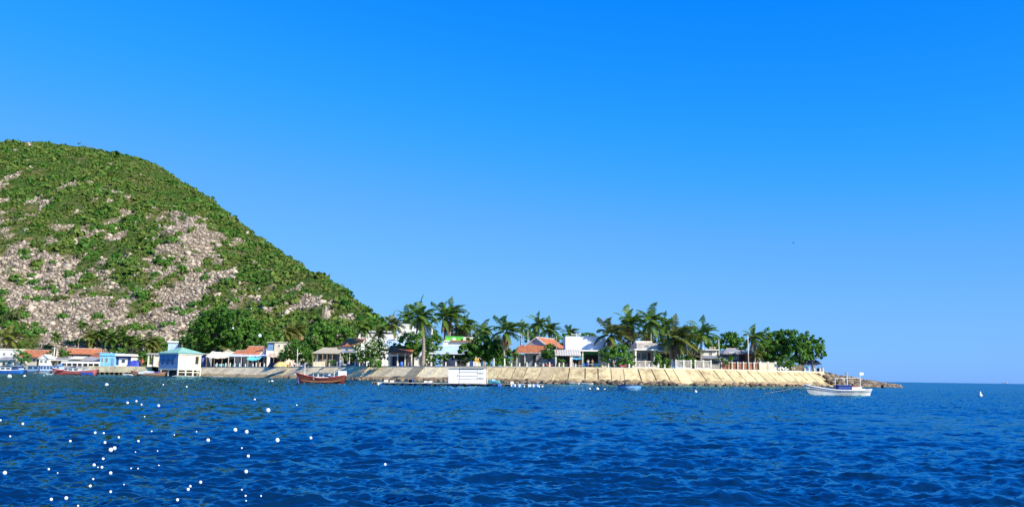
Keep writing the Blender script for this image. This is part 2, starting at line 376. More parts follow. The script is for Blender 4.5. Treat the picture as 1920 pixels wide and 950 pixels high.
# where the slope shows bare scree (9) and where scrub (0): rows down the slope, columns along it, in the photograph's pixels
_RK = {270: '0011000000000000', 300: '0012000000000000', 330: '1000010000000000', 345: '5101230000000000', 360: '2112221100000000', 380: '4835543100000000', 400: '7418362210000000', 420: '6222637562000000',
       440: '3231628437100000', 460: '3342337638610000', 480: '2454436544740000', 500: '4653655753572000', 520: '5776767776346300', 540: '6777876776434510', 560: '6878878776523300', 580: '3888888763831410',
       600: '4588888874221510', 620: '3488788731111110', 640: '5688777410011000', 665: '7887765411100000'}
_rky = np.array(sorted(_RK)); _rkv = np.array([[int(c) for c in _RK[k]] for k in sorted(_RK)], float)
def rockness(px, py):
    r = np.clip(np.interp(py, _rky, np.arange(len(_rky))), 0, len(_rky) - 1.001); c = np.clip(px / 50., 0, 14.999)
    i = r.astype(int); j = c.astype(int); a = r - i; b = c - j
    return ((_rkv[i, j] * (1 - b) + _rkv[i, j + 1] * b) * (1 - a) + (_rkv[i + 1, j] * (1 - b) + _rkv[i + 1, j + 1] * b) * a) / 9.
def hill_rock(X, Y, Z):
    px, py = project(X, Y, Z)
    k = rockness(px, py)
    sil = np.interp(px, [a[0] for a in _rid], [a[2] for a in _rid]); k = k - .75 * np.clip(1.25 - (py - sil) / 42., 0, 1) * (px > 300)
    n = fbm(X / 16. + 7, Y / 26. + 3, 4) - .5
    n2 = fbm(X / 4.5, Y / 7. + 60, 3) - .5
    return k + n * 2.2 + n2 * 1.7 - .54         # > 0: scree
def hill():
    xs = np.concatenate([np.linspace(-900, -440, 60)[:-1], np.linspace(-440, -20, 330)])
    ss = np.concatenate([[-.25, -.1], np.linspace(0, 1.05, 230), np.linspace(1.1, 2.0, 12)])
    Y0, Y1, _z = hill_params(xs)
    X = np.repeat(xs[:, None], len(ss), 1); Y = Y0[:, None] + np.maximum(Y1 - Y0, 8)[:, None] * ss[None, :]
    Z = hill_z(X, Y)
    n, m = X.shape; V = np.stack([X, Y, Z], -1).reshape(-1, 3)
    i = np.arange(n - 1)[:, None] * m + np.arange(m - 1)[None, :]
    F = np.stack([i, i + m, i + m + 1, i + 1], -1).reshape(-1, 4)
    me = npmesh('hill', V, F)
    at = me.attributes.new('scree', 'FLOAT', 'POINT'); at.data.foreach_set('value', np.clip(hill_rock(X, Y, Z) * 3 + .5, 0, 1).astype(np.float32).ravel())
    ma = bpy.data.materials.new('hill_soil'); ma.use_nodes = True; t = ma.node_tree; N = t.nodes; L = t.links; b = N['Principled BSDF']; b.inputs['Roughness'].default_value = .95; b.inputs['Specular IOR Level'].default_value = .1
    g = N.new('ShaderNodeNewGeometry')
    def nz(sc, d=5):
        x = N.new('ShaderNodeTexNoise'); x.inputs['Scale'].default_value = sc; x.inputs['Detail'].default_value = d; L.new(g.outputs['Position'], x.inputs['Vector']); return x
    def mr(s, a, c):
        x = N.new('ShaderNodeMapRange'); x.inputs[1].default_value = a; x.inputs[2].default_value = c; L.new(s, x.inputs[0]); return x.outputs[0]
    def mx(f, a, c):
        x = N.new('ShaderNodeMix'); x.data_type = 'RGBA'; L.new(f, x.inputs[0])
        for sck, v in ((x.inputs[6], a), (x.inputs[7], c)):
            if isinstance(v, tuple): sck.default_value = (*v, 1)
            else: L.new(v, sck)
        return x.outputs[2]
    grass = mx(mr(nz(.06).outputs[0], .4, .62), (.045, .085, .015), (.15, .12, .05)); grass = mx(mr(nz(.5).outputs[0], .42, .66), grass, (.028, .060, .010))
    vo = N.new('ShaderNodeTexVoronoi'); vo.inputs['Scale'].default_value = .75; L.new(g.outputs['Position'], vo.inputs['Vector'])
    rock = mx(mr(nz(.4).outputs[0], .4, .65), (.24, .185, .13), (.16, .125, .09)); rock = mx(mr(vo.outputs['Distance'], .45, .8), rock, (.07, .055, .04))
    a = N.new('ShaderNodeAttribute'); a.attribute_name = 'scree'
    L.new(mx(a.outputs['Fac'], grass, rock), b.inputs['Base Color'])
    bp = N.new('ShaderNodeBump'); bp.inputs['Strength'].default_value = .9; bp.inputs['Distance'].default_value = .5; L.new(nz(.9).outputs[0], bp.inputs['Height']); L.new(bp.outputs[0], b.inputs['Normal'])
    tag(link('hill', me, ma), kind='structure')
hill()

def ico():
    t = (1 + 5 ** .5) / 2
    v = np.array([(-1, t, 0), (1, t, 0), (-1, -t, 0), (1, -t, 0), (0, -1, t), (0, 1, t), (0, -1, -t), (0, 1, -t), (t, 0, -1), (t, 0, 1), (-t, 0, -1), (-t, 0, 1)], float); v /= np.linalg.norm(v[0])
    f = np.array([(0, 11, 5), (0, 5, 1), (0, 1, 7), (0, 7, 10), (0, 10, 11), (1, 5, 9), (5, 11, 4), (11, 10, 2), (10, 7, 6), (7, 1, 8), (3, 9, 4), (3, 4, 2), (3, 2, 6), (3, 6, 8), (3, 8, 9), (4, 9, 5), (2, 4, 11), (6, 2, 10), (8, 6, 7), (9, 8, 1)])
    return v, f
IV, IF = ico()
def rand_rot(n):
    q = NR.normal(size=(n, 4)); q /= np.linalg.norm(q, axis=1)[:, None]; a, b, c, d = q.T
    return np.stack([np.stack([1 - 2 * (c * c + d * d), 2 * (b * c - a * d), 2 * (b * d + a * c)], -1), np.stack([2 * (b * c + a * d), 1 - 2 * (b * b + d * d), 2 * (c * d - a * b)], -1), np.stack([2 * (b * d - a * c), 2 * (c * d + a * b), 1 - 2 * (b * b + c * c)], -1)], 1)
def rocks_mesh(name, C, r):         # one mesh of angular boulders
    n = len(C); sh = 1 + NR.uniform(-.32, .32, (n, 12, 1)); v = IV[None] * sh * NR.uniform(.6, 1.2, (n, 1, 3))
    v = np.einsum('nij,nkj->nki', rand_rot(n), v) * np.array([1, 1, .8]) * r[:, None, None] + C[:, None, :]
    F = IF[None] + (np.arange(n) * 12)[:, None, None]
    return npmesh(name, v.reshape(-1, 3), F.reshape(-1, 3))
def isl_mat(name, c1, c2, c3, sc=.25):
    m = bpy.data.materials.new(name); m.use_nodes = True; MATS[name] = m; t = m.node_tree; N = t.nodes; L = t.links; b = N['Principled BSDF']; b.inputs['Roughness'].default_value = .9; b.inputs['Specular IOR Level'].default_value = .15
    g = N.new('ShaderNodeNewGeometry'); oi = N.new('ShaderNodeObjectInfo')
    ad = N.new('ShaderNodeMath'); ad.operation = 'ADD'; L.new(g.outputs['Random Per Island'], ad.inputs[0]); L.new(oi.outputs['Random'], ad.inputs[1])
    fr = N.new('ShaderNodeMath'); fr.operation = 'FRACT'; L.new(ad.outputs[0], fr.inputs[0])
    cr = N.new('ShaderNodeValToRGB'); e = cr.color_ramp.elements; e[0].color = (*c1, 1); e[1].color = (*c3, 1); x = e.new(.5); x.color = (*c2, 1); L.new(fr.outputs[0], cr.inputs[0])
    n = N.new('ShaderNodeTexNoise'); n.inputs['Scale'].default_value = 1.3; n.inputs['Detail'].default_value = 6; L.new(g.outputs['Position'], n.inputs['Vector'])
    mr = N.new('ShaderNodeMapRange'); mr.inputs[1].default_value = .35; mr.inputs[2].default_value = .7; mr.inputs[3].default_value = 1.15; mr.inputs[4].default_value = .65; L.new(n.outputs[0], mr.inputs[0])
    h = N.new('ShaderNodeHueSaturation'); L.new(cr.outputs[0], h.inputs['Color']); L.new(mr.outputs[0], h.inputs['Value']); L.new(h.outputs[0], b.inputs['Base Color'])
    bp = N.new('ShaderNodeBump'); bp.inputs['Strength'].default_value = .5; bp.inputs['Distance'].default_value = .15; L.new(n.outputs[0], bp.inputs['Height']); L.new(bp.outputs[0], b.inputs['Normal'])
    return m
M_scree = isl_mat('pale_boulder', (.53, .44, .33), (.37, .305, .23), (.155, .128, .098))
M_rock = isl_mat('sea_boulder', (.27, .20, .135), (.19, .145, .10), (.085, .065, .05)); M_rock2 = isl_mat('breakwater_boulder', (.38, .31, .235), (.24, .195, .145), (.10, .08, .06))

def hill_scatter():
    n = 300000
    X = NR.uniform(-430, -24, n); s = NR.uniform(.0, 1.08, n); Y0, Y1, Z1 = hill_params(X); W = np.maximum(Y1 - Y0, 8)
    keep = NR.rand(n) < W / 310.; X = X[keep]; Y = (Y0 + W * s)[keep]; Z = hill_z(X, Y)
    px, py = project(X, Y, Z); ok = (px > -60) & (px < 760); X, Y, Z = X[ok], Y[ok], Z[ok]
    k = hill_rock(X, Y, Z); n = len(X); sel = NR.rand(n)
    rk = (k > -.05) & (sel < .30 + np.clip(k, 0, .25))
    rk |= (k > -.25) & (sel < .02)
    r = np.clip(np.exp(NR.normal(-.80, .45, rk.sum())), .22, 2.4)
    C = np.stack([X[rk], Y[rk], Z[rk] + r * .15], -1)
    o = link('boulder_scree', rocks_mesh('boulder_scree', C, r), M_scree)
    tag(o, 'pale grey and beige boulder scree covering the bare hillside', 'rocks', kind='stuff')
    # scrub: low bushes of leaf clumps
    vg = (k < .06) & (sel < np.where(k < -.12, .25, .19))
    Cx, Cy, Cz = X[vg], Y[vg], Z[vg]; n = len(Cx)
    r = np.clip(np.exp(NR.normal(-.05, .38, n)), .5, 2.6) * (.45 + 1.5 * np.clip(fbm(Cx / 9, Cy / 12 + 30) - .28, 0, 1) * 2 * .75)
    nl = 20
    d = NR.normal(size=(n, nl, 3)); d[..., 2] = np.abs(d[..., 2]) * .9; d /= np.linalg.norm(d, axis=2)[..., None]
    ctr = d * r[:, None, None] * NR.uniform(.55, 1.0, (n, nl, 1)) * np.array([1, 1, .8]) + np.stack([Cx, Cy, Cz + r * .05], -1)[:, None, :]
    a = NR.normal(size=(n, nl, 3)); nrm = d + a * .55; nrm /= np.linalg.norm(nrm, axis=2)[..., None]
    t1 = np.cross(nrm, NR.normal(size=(n, nl, 3))); t1 /= np.linalg.norm(t1, axis=2)[..., None]; t2 = np.cross(nrm, t1)
    L = (r[:, None, None] * NR.uniform(.28, .55, (n, nl, 1)))
    q = np.stack([ctr - t1 * L, ctr + t2 * L * .7, ctr + t1 * L, ctr - t2 * L * .7], 2)
    F = np.arange(n * nl * 4).reshape(-1, 4)
    o = link('scrub', npmesh('scrub', q.reshape(-1, 3), F), leafmat('scrub_leaf', (.030, .125, .010), (.120, .160, .030), (.18, .26, .04), .11, .25, .7))
    tag(o, 'dense green scrub growing all over the upper hillside', 'scrub', kind='stuff')
hill_scatter()
def on_hill(px, py):                # the point of the hill seen at a pixel
    lo = 270.
    for Y in np.arange(275, 660, 1.):
        p = P(px, py, float(Y)); z = float(hill_z(np.array([p.x]), np.array([p.y]))[0])
        if z >= p.z: return Vector((p.x, p.y, z))
    return None

# ------------------------------------------------------------------ seawall: sloping concrete panels, stairs, coping
def seawall():
    jo = [372, 396, 421, 446, 471, 496, 521, 548, 575, 603, 634, 673, 694, 716, 744, 778, 799, 828, 862, 899, 918, 942, 967, 989, 1018, 1040, 1068, 1097, 1121, 1146, 1168, 1196, 1221, 1245, 1262, 1284, 1310, 1337, 1358, 1380, 1400, 1418, 1437, 1456, 1475, 1495, 1512, 1528, 1545]
    st = {673, 778, 899, 1018, 1146, 1262}; dark = {521}
    o = thing('seawall', 'long sloping concrete seawall of cream panels along the headland', 'seawall', (0, 0, 0))
    Ma = mat('yellow_cream_concrete', (.60, .49, .26), .9, (.46, .36, .19), .8, bump=.35, bscale=3, rnd=.10, col3=(.31, .225, .12), lo3=.48, hi3=.66, scale3=.5, stretch=(1.6, 1.6, .8))  # yellow cream concrete, a different concrete from the older stretch
    Mb = mat('old_grey_concrete', (.70, .58, .35), .9, (.54, .44, .27), .35, bump=.35, bscale=3, rnd=.12, col3=(.34, .28, .19), lo3=.5, hi3=.72, scale3=.22)
    Ms = mat('brown_stair_concrete', (.72, .58, .36), .9, (.58, .46, .28), .8, bump=.3, rnd=.1)
    Mw = mat('algae_stain', (.44, .33, .17), .9, (.27, .19, .10), .5, bump=.4, col3=(.15, .11, .06), lo3=.5, hi3=.68)
    RUN = 4.3
    core = MB()
    for a, b in zip(jo[:-1], jo[1:]):
        pa, pb, na, nb = SPT(a), SPT(b), SNORM(a), SNORM(b)
        fa = pa + na * RUN; fb = pb + nb * RUN; fa.z = fb.z = -.35
        core.add([pa - Vector((0, 0, .25)), pb - Vector((0, 0, .25)), fb - Vector((0, 0, .2)), fa - Vector((0, 0, .2))], [(0, 3, 2, 1)])
        d = (pb - pa).normalized()
        if a in st:
            m = MB(); n = 11
            for i in range(n):
                s0, s1 = i / n, (i + 1) / n
                q0, q1, r0, r1 = pa.lerp(fa, s0), pb.lerp(fb, s0), pa.lerp(fa, s1), pb.lerp(fb, s1)
                zt = q0.z - .06; zb = r0.z - .35
                vs = [(q0.x, q0.y, zt), (q1.x, q1.y, zt), (r1.x, r1.y, zt), (r0.x, r0.y, zt), (q0.x, q0.y, zb), (q1.x, q1.y, zb), (r1.x, r1.y, zb), (r0.x, r0.y, zb)]
                m.add(vs, [(0, 3, 2, 1), (4, 5, 6, 7), (3, 7, 6, 2), (0, 4, 7, 3), (1, 2, 6, 5)])
            m.build('stair', Ms, o); continue
        # a slightly uneven slab with a gap at its joints
        m = MB(); nu, nv = 6, 8; g = .10 if a not in dark else .25; L = (pb - pa).length
        top = []
        for i in range(nu + 1):
            u = g / L + (1 - 2 * g / L) * i / nu; row = []
            for j in range(nv + 1):
                p = pa.lerp(pb, u).lerp(fa.lerp(fb, u), j / nv * .93)
                nn = (na + Vector((0, 0, 1.3))).normalized()
                row.append(p + nn * (.02 * math.sin(i * 1.7 + j * 2.3 + a) + .012 * rng.uniform(-1, 1)))
            top.append(row)
        k = 0; vs = [p for r_ in top for p in r_]; fs = []
        for i in range(nu):
            for j in range(nv): fs.append((i * (nv + 1) + j, i * (nv + 1) + j + 1, (i + 1) * (nv + 1) + j + 1, (i + 1) * (nv + 1) + j))
        nn = (na + Vector((0, 0, 1.3))).normalized() * .3
        idx = [i * (nv + 1) for i in range(nu + 1)] + [nu * (nv + 1) + j for j in range(1, nv + 1)] + [i * (nv + 1) + nv for i in range(nu - 1, -1, -1)] + [j for j in range(nv - 1, 0, -1)]
        base = len(vs); vs += [vs[q] - nn for q in idx]
        for q in range(len(idx)): q2 = (q + 1) % len(idx); fs.append((idx[q], idx[q2], base + q2, base + q))
        m.add(vs, fs); m.build('panel', Mb if a < 900 else Ma, o)
        # tide stained footing, uneven upper edge
        fo = MB(); n = 7; up = []; lo_ = []
        for i in range(n + 1):
            u = i / n; e = .50 + .22 * fbm(np.array([a * .1 + u * 3]), np.array([1.7]))[0] + .05 * rng.random()
            A = pa.lerp(pb, u); B = fa.lerp(fb, u); q = nn.normalized() * .045
            up.append(A.lerp(B, e) + q); lo_.append(B + q + na * .3)
        fo.add(up + lo_ + [p - nn for p in up] + [p - nn for p in lo_], [(i, i + n + 1, i + n + 2, i + 1) for i in range(n)] + [(i, i + 1, i + 1 + 2 * (n + 1), i + 2 * (n + 1)) for i in range(n)])
        fo.build('footing', Mw, o)
    core.build('core', M_dark, o)
    cp = MB()
    for a, b in zip(range(372, 1545, 12), range(384, 1557, 12)):
        b = min(b, 1545); pa, pb, na, nb = SPT(a), SPT(b), SNORM(a), SNORM(b)
        vs = [pa + na * .1, pb + nb * .1, pb - nb * .5, pa - na * .5]; z = Vector((0, 0, .14))
        cp.add([p + z for p in vs] + [p - z * .6 for p in vs], [(0, 1, 2, 3), (4, 7, 6, 5), (0, 4, 5, 1), (3, 2, 6, 7)])
    cp.build('coping', mat('coping_concrete', (.62, .56, .42), .9, (.48, .43, .33), .8, bump=.3), o)
seawall()
def quay():
    o = thing('quay_wall', 'low cream quay wall on dark piles in front of the blue house', 'quay', (0, 0, 0))
    SQ = lambda x: Vector((GX(x, 276 - .034 * (x - 168)), 276 - .034 * (x - 168), SZ(x))); m = MB(); ps = [SQ(x) for x in range(168, 300, 12)]
    for a, b in zip(ps[:-1], ps[1:]):
        y = Vector((0, 6., 0)); zt = Vector((0, 0, .12)); zb = Vector((0, 0, 1.75))
        f = Vector((0, -1.2, 0))
        m.add([a + f + zt, b + f + zt, b + y + zt, a + y + zt, a + f - zb, b + f - zb, b + y - zb, a + y - zb], [(0, 1, 2, 3), (0, 4, 5, 1), (3, 2, 6, 7), (4, 7, 6, 5)])
    m.build('wall', mat('yellow_quay_concrete', (.70, .60, .36), .9, (.52, .44, .27), .5, bump=.4, col3=(.32, .26, .17)), o)
    m = MB()
    for x in range(172, 296, 9): p = SQ(x); m.tube([(p.x, p.y - .9, -.6), (p.x, p.y - .9, p.z - 1.76)], .3, 8)
    m.build('pile', mat('wet_brown_concrete', (.13, .08, .05), .8, (.07, .05, .035), 1), o)
    s = thing('shore_embankment', 'low rubble bank under the moored boats at the village edge', 'embankment', (0, 0, 0))
    for nm, x0, x1, mm in (('rubble_face', -300, 168, M_grey), ('concrete_face', 300, 372, M_cream2)):
        m = MB(); xs = list(range(x0, x1 + 1, 12))
        for a, b in zip(xs[:-1], xs[1:]):
            pa, pb = SPT(a), SPT(b); fa = pa + Vector((0, -2.6 + .5 * rng.random(), 0)); fb = pb + Vector((0, -2.6 + .5 * rng.random(), 0)); fa.z = fb.z = -.4
            m.add([pa + Vector((0, .3, 0)), pb + Vector((0, .3, 0)), pb, pa, fa, fb], [(0, 3, 2, 1), (3, 4, 5, 2)])
        m.build(nm, mm, s)
quay()

# ------------------------------------------------------------------ boulders: at the seawall's foot and in the breakwater
def boulders():
    protos = []
    for k in range(7):
        import bmesh
        bm = bmesh.new(); bmesh.ops.create_icosphere(bm, subdivisions=2, radius=1)
        rr = random.Random(k + 50); pl = [(Vector((rr.gauss(0, 1), rr.gauss(0, 1), rr.gauss(0, 1))).normalized(), rr.uniform(.55, .85)) for _ in range(9)]
        for v in bm.verts:
            for n, d in pl:
                e = v.co.dot(n) - d
                if e > 0: v.co -= n * e
            v.co *= 1 + rr.uniform(-.03, .03)
        me = bpy.data.meshes.new('boulder'); bm.to_mesh(me); bm.free(); m2_ = me.copy(); me.materials.append(M_rock); m2_.materials.append(M_rock2); protos.append((me, m2_))
    spots = []
    # breakwater: a mound running out from the wall's end to its tip
    a = SPT(1528) + Vector((0, 1, 0)); b = Vector((GX(1672, 200), 200, 0))
    global BW; BW = (a, b)
    ax = (b - a); ax.z = 0; L = ax.length; ax.normalize(); nx = Vector((ax.y, -ax.x, 0))
    fill = []
    for i in range(1000):
        s = rng.random() ** .9; wd = 6.2 - 3.2 * s; h = (2.75 * (1 - s) ** 1.1 + .4); q = rng.uniform(-1, 1)
        z = h * (1 - abs(q) ** 1.3) - .05
        p = a + ax * (s * L * 1.0) + nx * (q * wd); p.z = z + rng.uniform(-.15, .15)
        sz = rng.uniform(.30, .68)
        (spots if (len(spots) < 165 and q > -.25) else fill).append((p, sz, 0))
    nb = len(spots)
    for i in range(135):
        px = 905 + (1500 - 905) * rng.random() ** .95
        p = SPT(px) + SNORM(px) * rng.uniform(3.9, 6.2); d = rng.random(); p.z = rng.uniform(-.12, .40)
        spots.append((p, rng.uniform(.30, .66) * (1.15 if 940 < px < 1280 else .85), 1))
    for i in range(700):
        px = 560 + (1510 - 560) * rng.random(); t = rng.uniform(2.9, 6.0)
        if px < 900: t = rng.uniform(3.2, 4.9)
        p = SPT(px) + SNORM(px) * t; p.z = max(.0, .5 - (t - 2.9) * .22) * rng.uniform(.4, 1); fill.append((p, rng.uniform(.25, .55), 1))
    for k, (p, sz, kind) in enumerate(spots):
        o = bpy.data.objects.new('boulder', protos[k % 7][1 - kind]); COL.objects.link(o); o.location = p; o.scale = (sz * rng.uniform(.8, 1.4), sz * rng.uniform(.8, 1.2), sz * rng.uniform(.65, 1.0)); o.rotation_euler = (rng.uniform(-.5, .5), rng.uniform(-.5, .5), rng.uniform(0, 6))
        if kind == 0: tag(o, 'grey brown boulder piled on the breakwater beyond the seawall end', 'boulder', 'breakwater boulders')
        else: tag(o, 'rough brown boulder at the waterline below the cream seawall', 'boulder', 'boulders at the seawall foot')
    C = np.array([list(p) for p, s_, k_ in fill]); r = np.array([s_ for p, s_, k_ in fill])
    o = link('rock_rubble', rocks_mesh('rock_rubble', C, r), M_rock); tag(o, 'small broken rock rubble packed between the larger shore boulders', 'rocks', kind='stuff')
boulders()

# ------------------------------------------------------------------ plants
M_bark = mat('grey_bark', (.30, .25, .20), .9, (.18, .15, .12), 3, bump=.5)
M_palmbark = mat('palm_bark', (.40, .34, .27), .9, (.26, .21, .16), 2, band=('Z', 2.6, .7, .4))
M_palm = leafmat('palm_leaf', (.058, .170, .018), (.105, .215, .026), (.27, .33, .06), .18, .45, .45)
M_palmy = leafmat('yellowing_palm_leaf', (.085, .14, .02), (.15, .17, .03), (.30, .27, .06), .2, .3, .5)
M_dead = leafmat('dead_palm_leaf', (.24, .16, .08), (.16, .10, .05), (.34, .25, .13), .4, .2, .8)
M_leaf = [leafmat('dark_tree_leaf', (.036, .140, .016), (.070, .195, .020), (.16, .29, .035), .3, .42, .5),
          leafmat('bright_tree_leaf', (.050, .175, .018), (.085, .215, .022), (.17, .29, .04), .35, .35, .5),
          leafmat('olive_tree_leaf', (.055, .095, .020), (.095, .115, .030), (.15, .15, .055), .3, .3, .6)]

def palm_crown(seed, n=24, wind=.35, lo=-55, hi=68, leaf=1.0, dead=False, L0=1.0):
    r = random.Random(seed); V = []; F = []
    for i in range(n):
        az = i * 2.39996 + r.uniform(-.25, .25); el = R(lo + (hi - lo) * ((i + .5) / n) ** .8 + r.uniform(-8, 8)); L = L0 * r.uniform(.72, 1.12)
        d = Vector((math.cos(az) * math.cos(el), math.sin(az) * math.cos(el), math.sin(el))); p = Vector((0, 0, 0)); pts = [p.copy()]; ds = [d.copy()]
        steps = 13; bend = r.uniform(.07, .135) * (1.25 if not dead else 2.0)
        for k in range(steps):
            d = (d + Vector((wind * .10, wind * .02, -bend * (.35 + k / steps))) * (1 if k else .3)).normalized(); p = p + d * (L / steps); pts.append(p.copy()); ds.append(d.copy())
        for k in range(steps):       # rachis: a thin strip
            a, b = pts[k], pts[k + 1]; s = ds[k].cross(Vector((0, 0, 1))); s = (s.normalized() if s.length > .01 else Vector((1, 0, 0))) * .012 * (1.1 - k / steps)
            q = len(V); V += [a - s, a + s, b + s, b - s]; F.append((q, q + 1, q + 2, q + 3))
        m = 36
        for k in range(m):
            t = .12 + .88 * k / (m - 1); x = t * steps; j = min(int(x), steps - 1); p0 = pts[j].lerp(pts[j + 1], x - j); dd = ds[j]
            side = dd.cross(Vector((0, 0, 1))); side = side.normalized() if side.length > .05 else Vector((math.sin(az), -math.cos(az), 0)); upv = side.cross(dd)
            ll = leaf * .26 * L * (math.sin(PI * min(1, t * .82 + .16)) ** .6) * r.uniform(.8, 1.15)
            for sg in (-1, 1):
                e = (side * sg * .82 + dd * .52 + upv * .14 + Vector((wind * .38, 0, -.26 - .25 * r.random()))).normalized()
                w_ = dd * .015
                mid = p0 + e * ll * .5; e2 = (e + Vector((wind * .25, 0, -.45))).normalized(); tip = mid + e2 * ll * .5
                q = len(V); V += [p0 - w_ * .6, p0 + w_ * .6, mid + w_, tip, mid - w_]; F.append((q, q + 1, q + 2, q + 3, q + 4))
    me = bpy.data.meshes.new('crown'); me.from_pydata([tuple(v) for v in V], [], F); return me
PC = [palm_crown(k, n, wd, lo) for k, (n, wd, lo) in enumerate([(26, .55, -45), (24, .8, -35), (30, .45, -60), (22, .95, -30), (27, .6, -50)])]
PDEAD = [palm_crown(40 + k, 9, .3, -75, -35, .8, True, .85) for k in range(2)]
def palm(label, hub, rpx, basepx, Y, variant=0, leaf=0, dead=False, nuts=False, group='coconut palms', thick=1., basey=None):
    k = Y / FPX; H = P(hub[0], hub[1], Y); bx = GX(basepx, Y); gz = GROUND(basepx, Y) if basey is None else GZ(basepx, basey, Y)
    o = thing('coconut_palm', label, 'palm tree', (bx, Y, gz - .1), 0, group)
    top = H - Vector((bx, Y, gz - .1)); cv = rng.uniform(-.06, .06) * top.z
    pts = []; rad = []
    for i in range(9):
        t = i / 8; pts.append((top.x * t ** 1.5 + cv * math.sin(PI * t), .0 + .3 * math.sin(PI * t), top.z * t)); rad.append(thick * (.24 - .10 * t + .12 * max(0, .12 - t) / .12))
    MB().tube(pts, rad, 8).build('trunk', M_palmbark, o, True)
    m = [M_palm, M_palmy][leaf]
    me = PC[variant % 5]
    if leaf or not me.materials: me = me.copy(); me.materials.clear(); me.materials.append(m)
    if not leaf: PC[variant % 5] = me
    c = bpy.data.objects.new('crown', me); COL.objects.link(c); c.parent = o; c.location = top; s = rpx * k * 1.08; c.scale = (s, s * .9, s * rng.uniform(.95, 1.08)); c.rotation_euler = (0, 0, rng.uniform(-.45, .45))
    if dead:
        me = PDEAD[variant % 2]
        if not me.materials: me.materials.append(M_dead)
        c = bpy.data.objects.new('dead_fronds', me); COL.objects.link(c); c.parent = o; c.location = top - Vector((0, 0, .15)); c.scale = (s * .9, s * .8, s * .95); c.rotation_euler = (0, 0, rng.uniform(0, 6))
    if nuts:
        b = MB()
        for q in range(7): a = q * .9; b.ball((top.x + .3 * math.cos(a), top.y + .3 * math.sin(a), top.z - .35 - .1 * (q % 2)), .16, 6, 4)
        b.build('coconuts', mat('green_coconut', (.16, .20, .04), .5, (.24, .17, .05), 1), o, True)
    return o

def tree(name, label, blobs, basepx, Y, leaf=0, lsize=.30, dens=1., trunk=.22, cat='tree', group=None, gz=None, flowers=False, stems=1, zscale=1.):
    """blobs in the photograph's pixels: (px, py, rx, ry)"""
    k = Y / FPX; bx = GX(basepx, Y); g = (GROUND(basepx, Y) if gz is None else gz) - .1
    o = thing(name, label, cat, (bx, Y, g), 0, group); V = []; F = []; fl = MB(); limb = MB()
    for (px, py, rx, ry) in blobs:
        c = P(px, py, Y) - Vector((bx, Y, g)); c.y += rng.uniform(-.5, .5) * rx * k; ax, az = rx * k * 1.15, ry * k * 1.15; ay = ax * .9
        vol = max(.5, ax * az); nc = int(max(9, 15 * vol ** .8) * dens)
        for i in range(nc):
            d = Vector((rng.gauss(0, 1), rng.gauss(0, 1), rng.gauss(0, 1) + .15)).normalized(); q = rng.uniform(.45, 1.0) ** .6 if rng.random() > .14 else rng.uniform(1.0, 1.32)
            cc = c + Vector((d.x * ax * q, d.y * ay * q, d.z * az * q)); cr = rng.uniform(.22, .42) * min(ax, az, 2.2) ** .8
            if i % 5 == 0: limb.tube([c * .25 + Vector((0, 0, .1 * c.z)), c * .75, cc], [.07, .05, .02], 5, False)
            for j in range(int(17 * dens ** .5)):
                e = Vector((rng.gauss(0, 1), rng.gauss(0, 1), rng.gauss(0, 1))).normalized(); p = cc + Vector((e.x, e.y, e.z * .75)) * cr * rng.uniform(.5, 1.1)
                nrm = (e * .6 + d * .4 + Vector((0, 0, .45)) + Vector((rng.gauss(0, .4), rng.gauss(0, .4), rng.gauss(0, .4)))).normalized()
                t1 = nrm.cross(Vector((rng.gauss(0, 1), rng.gauss(0, 1), rng.gauss(0, 1)))).normalized(); t2 = nrm.cross(t1); l = lsize * rng.uniform(.6, 1.25)
                z = len(V); V += [p - t1 * l, p + t2 * l * .5 - nrm * l * .12, p + t1 * l, p - t2 * l * .5 - nrm * l * .12]; F.append((z, z + 1, z + 2, z + 3))
            if flowers and i % 2 == 0:
                for j in range(3): fl.ball(tuple(cc + Vector((rng.uniform(-.3, .3), -cr * 1.0, rng.uniform(-.1, .35)))), .09, 5, 3)
    cx = sum(b[0] for b in blobs) / len(blobs); top = P(cx, min(b[1] for b in blobs), Y) - Vector((bx, Y, g))
    for s in range(stems):
        off = Vector(((s - (stems - 1) / 2) * .5, 0, 0))
        limb.tube([off, off * 1.1 + Vector((top.x * .15, .1, top.z * .4)), Vector((top.x * .6, 0, top.z * .8))], [trunk, trunk * .75, trunk * .25], 7)
    limb.build('trunk', M_bark, o, True)
    me = bpy.data.meshes.new('crown'); me.from_pydata([tuple(v) for v in V], [], F); link('crown', me, M_leaf[leaf], o)
    if flowers: tag(fl.build('flowers', mat('cream_petal', (.80, .74, .55), .6, (.80, .70, .60), 2), o), kind='stuff')
    return o
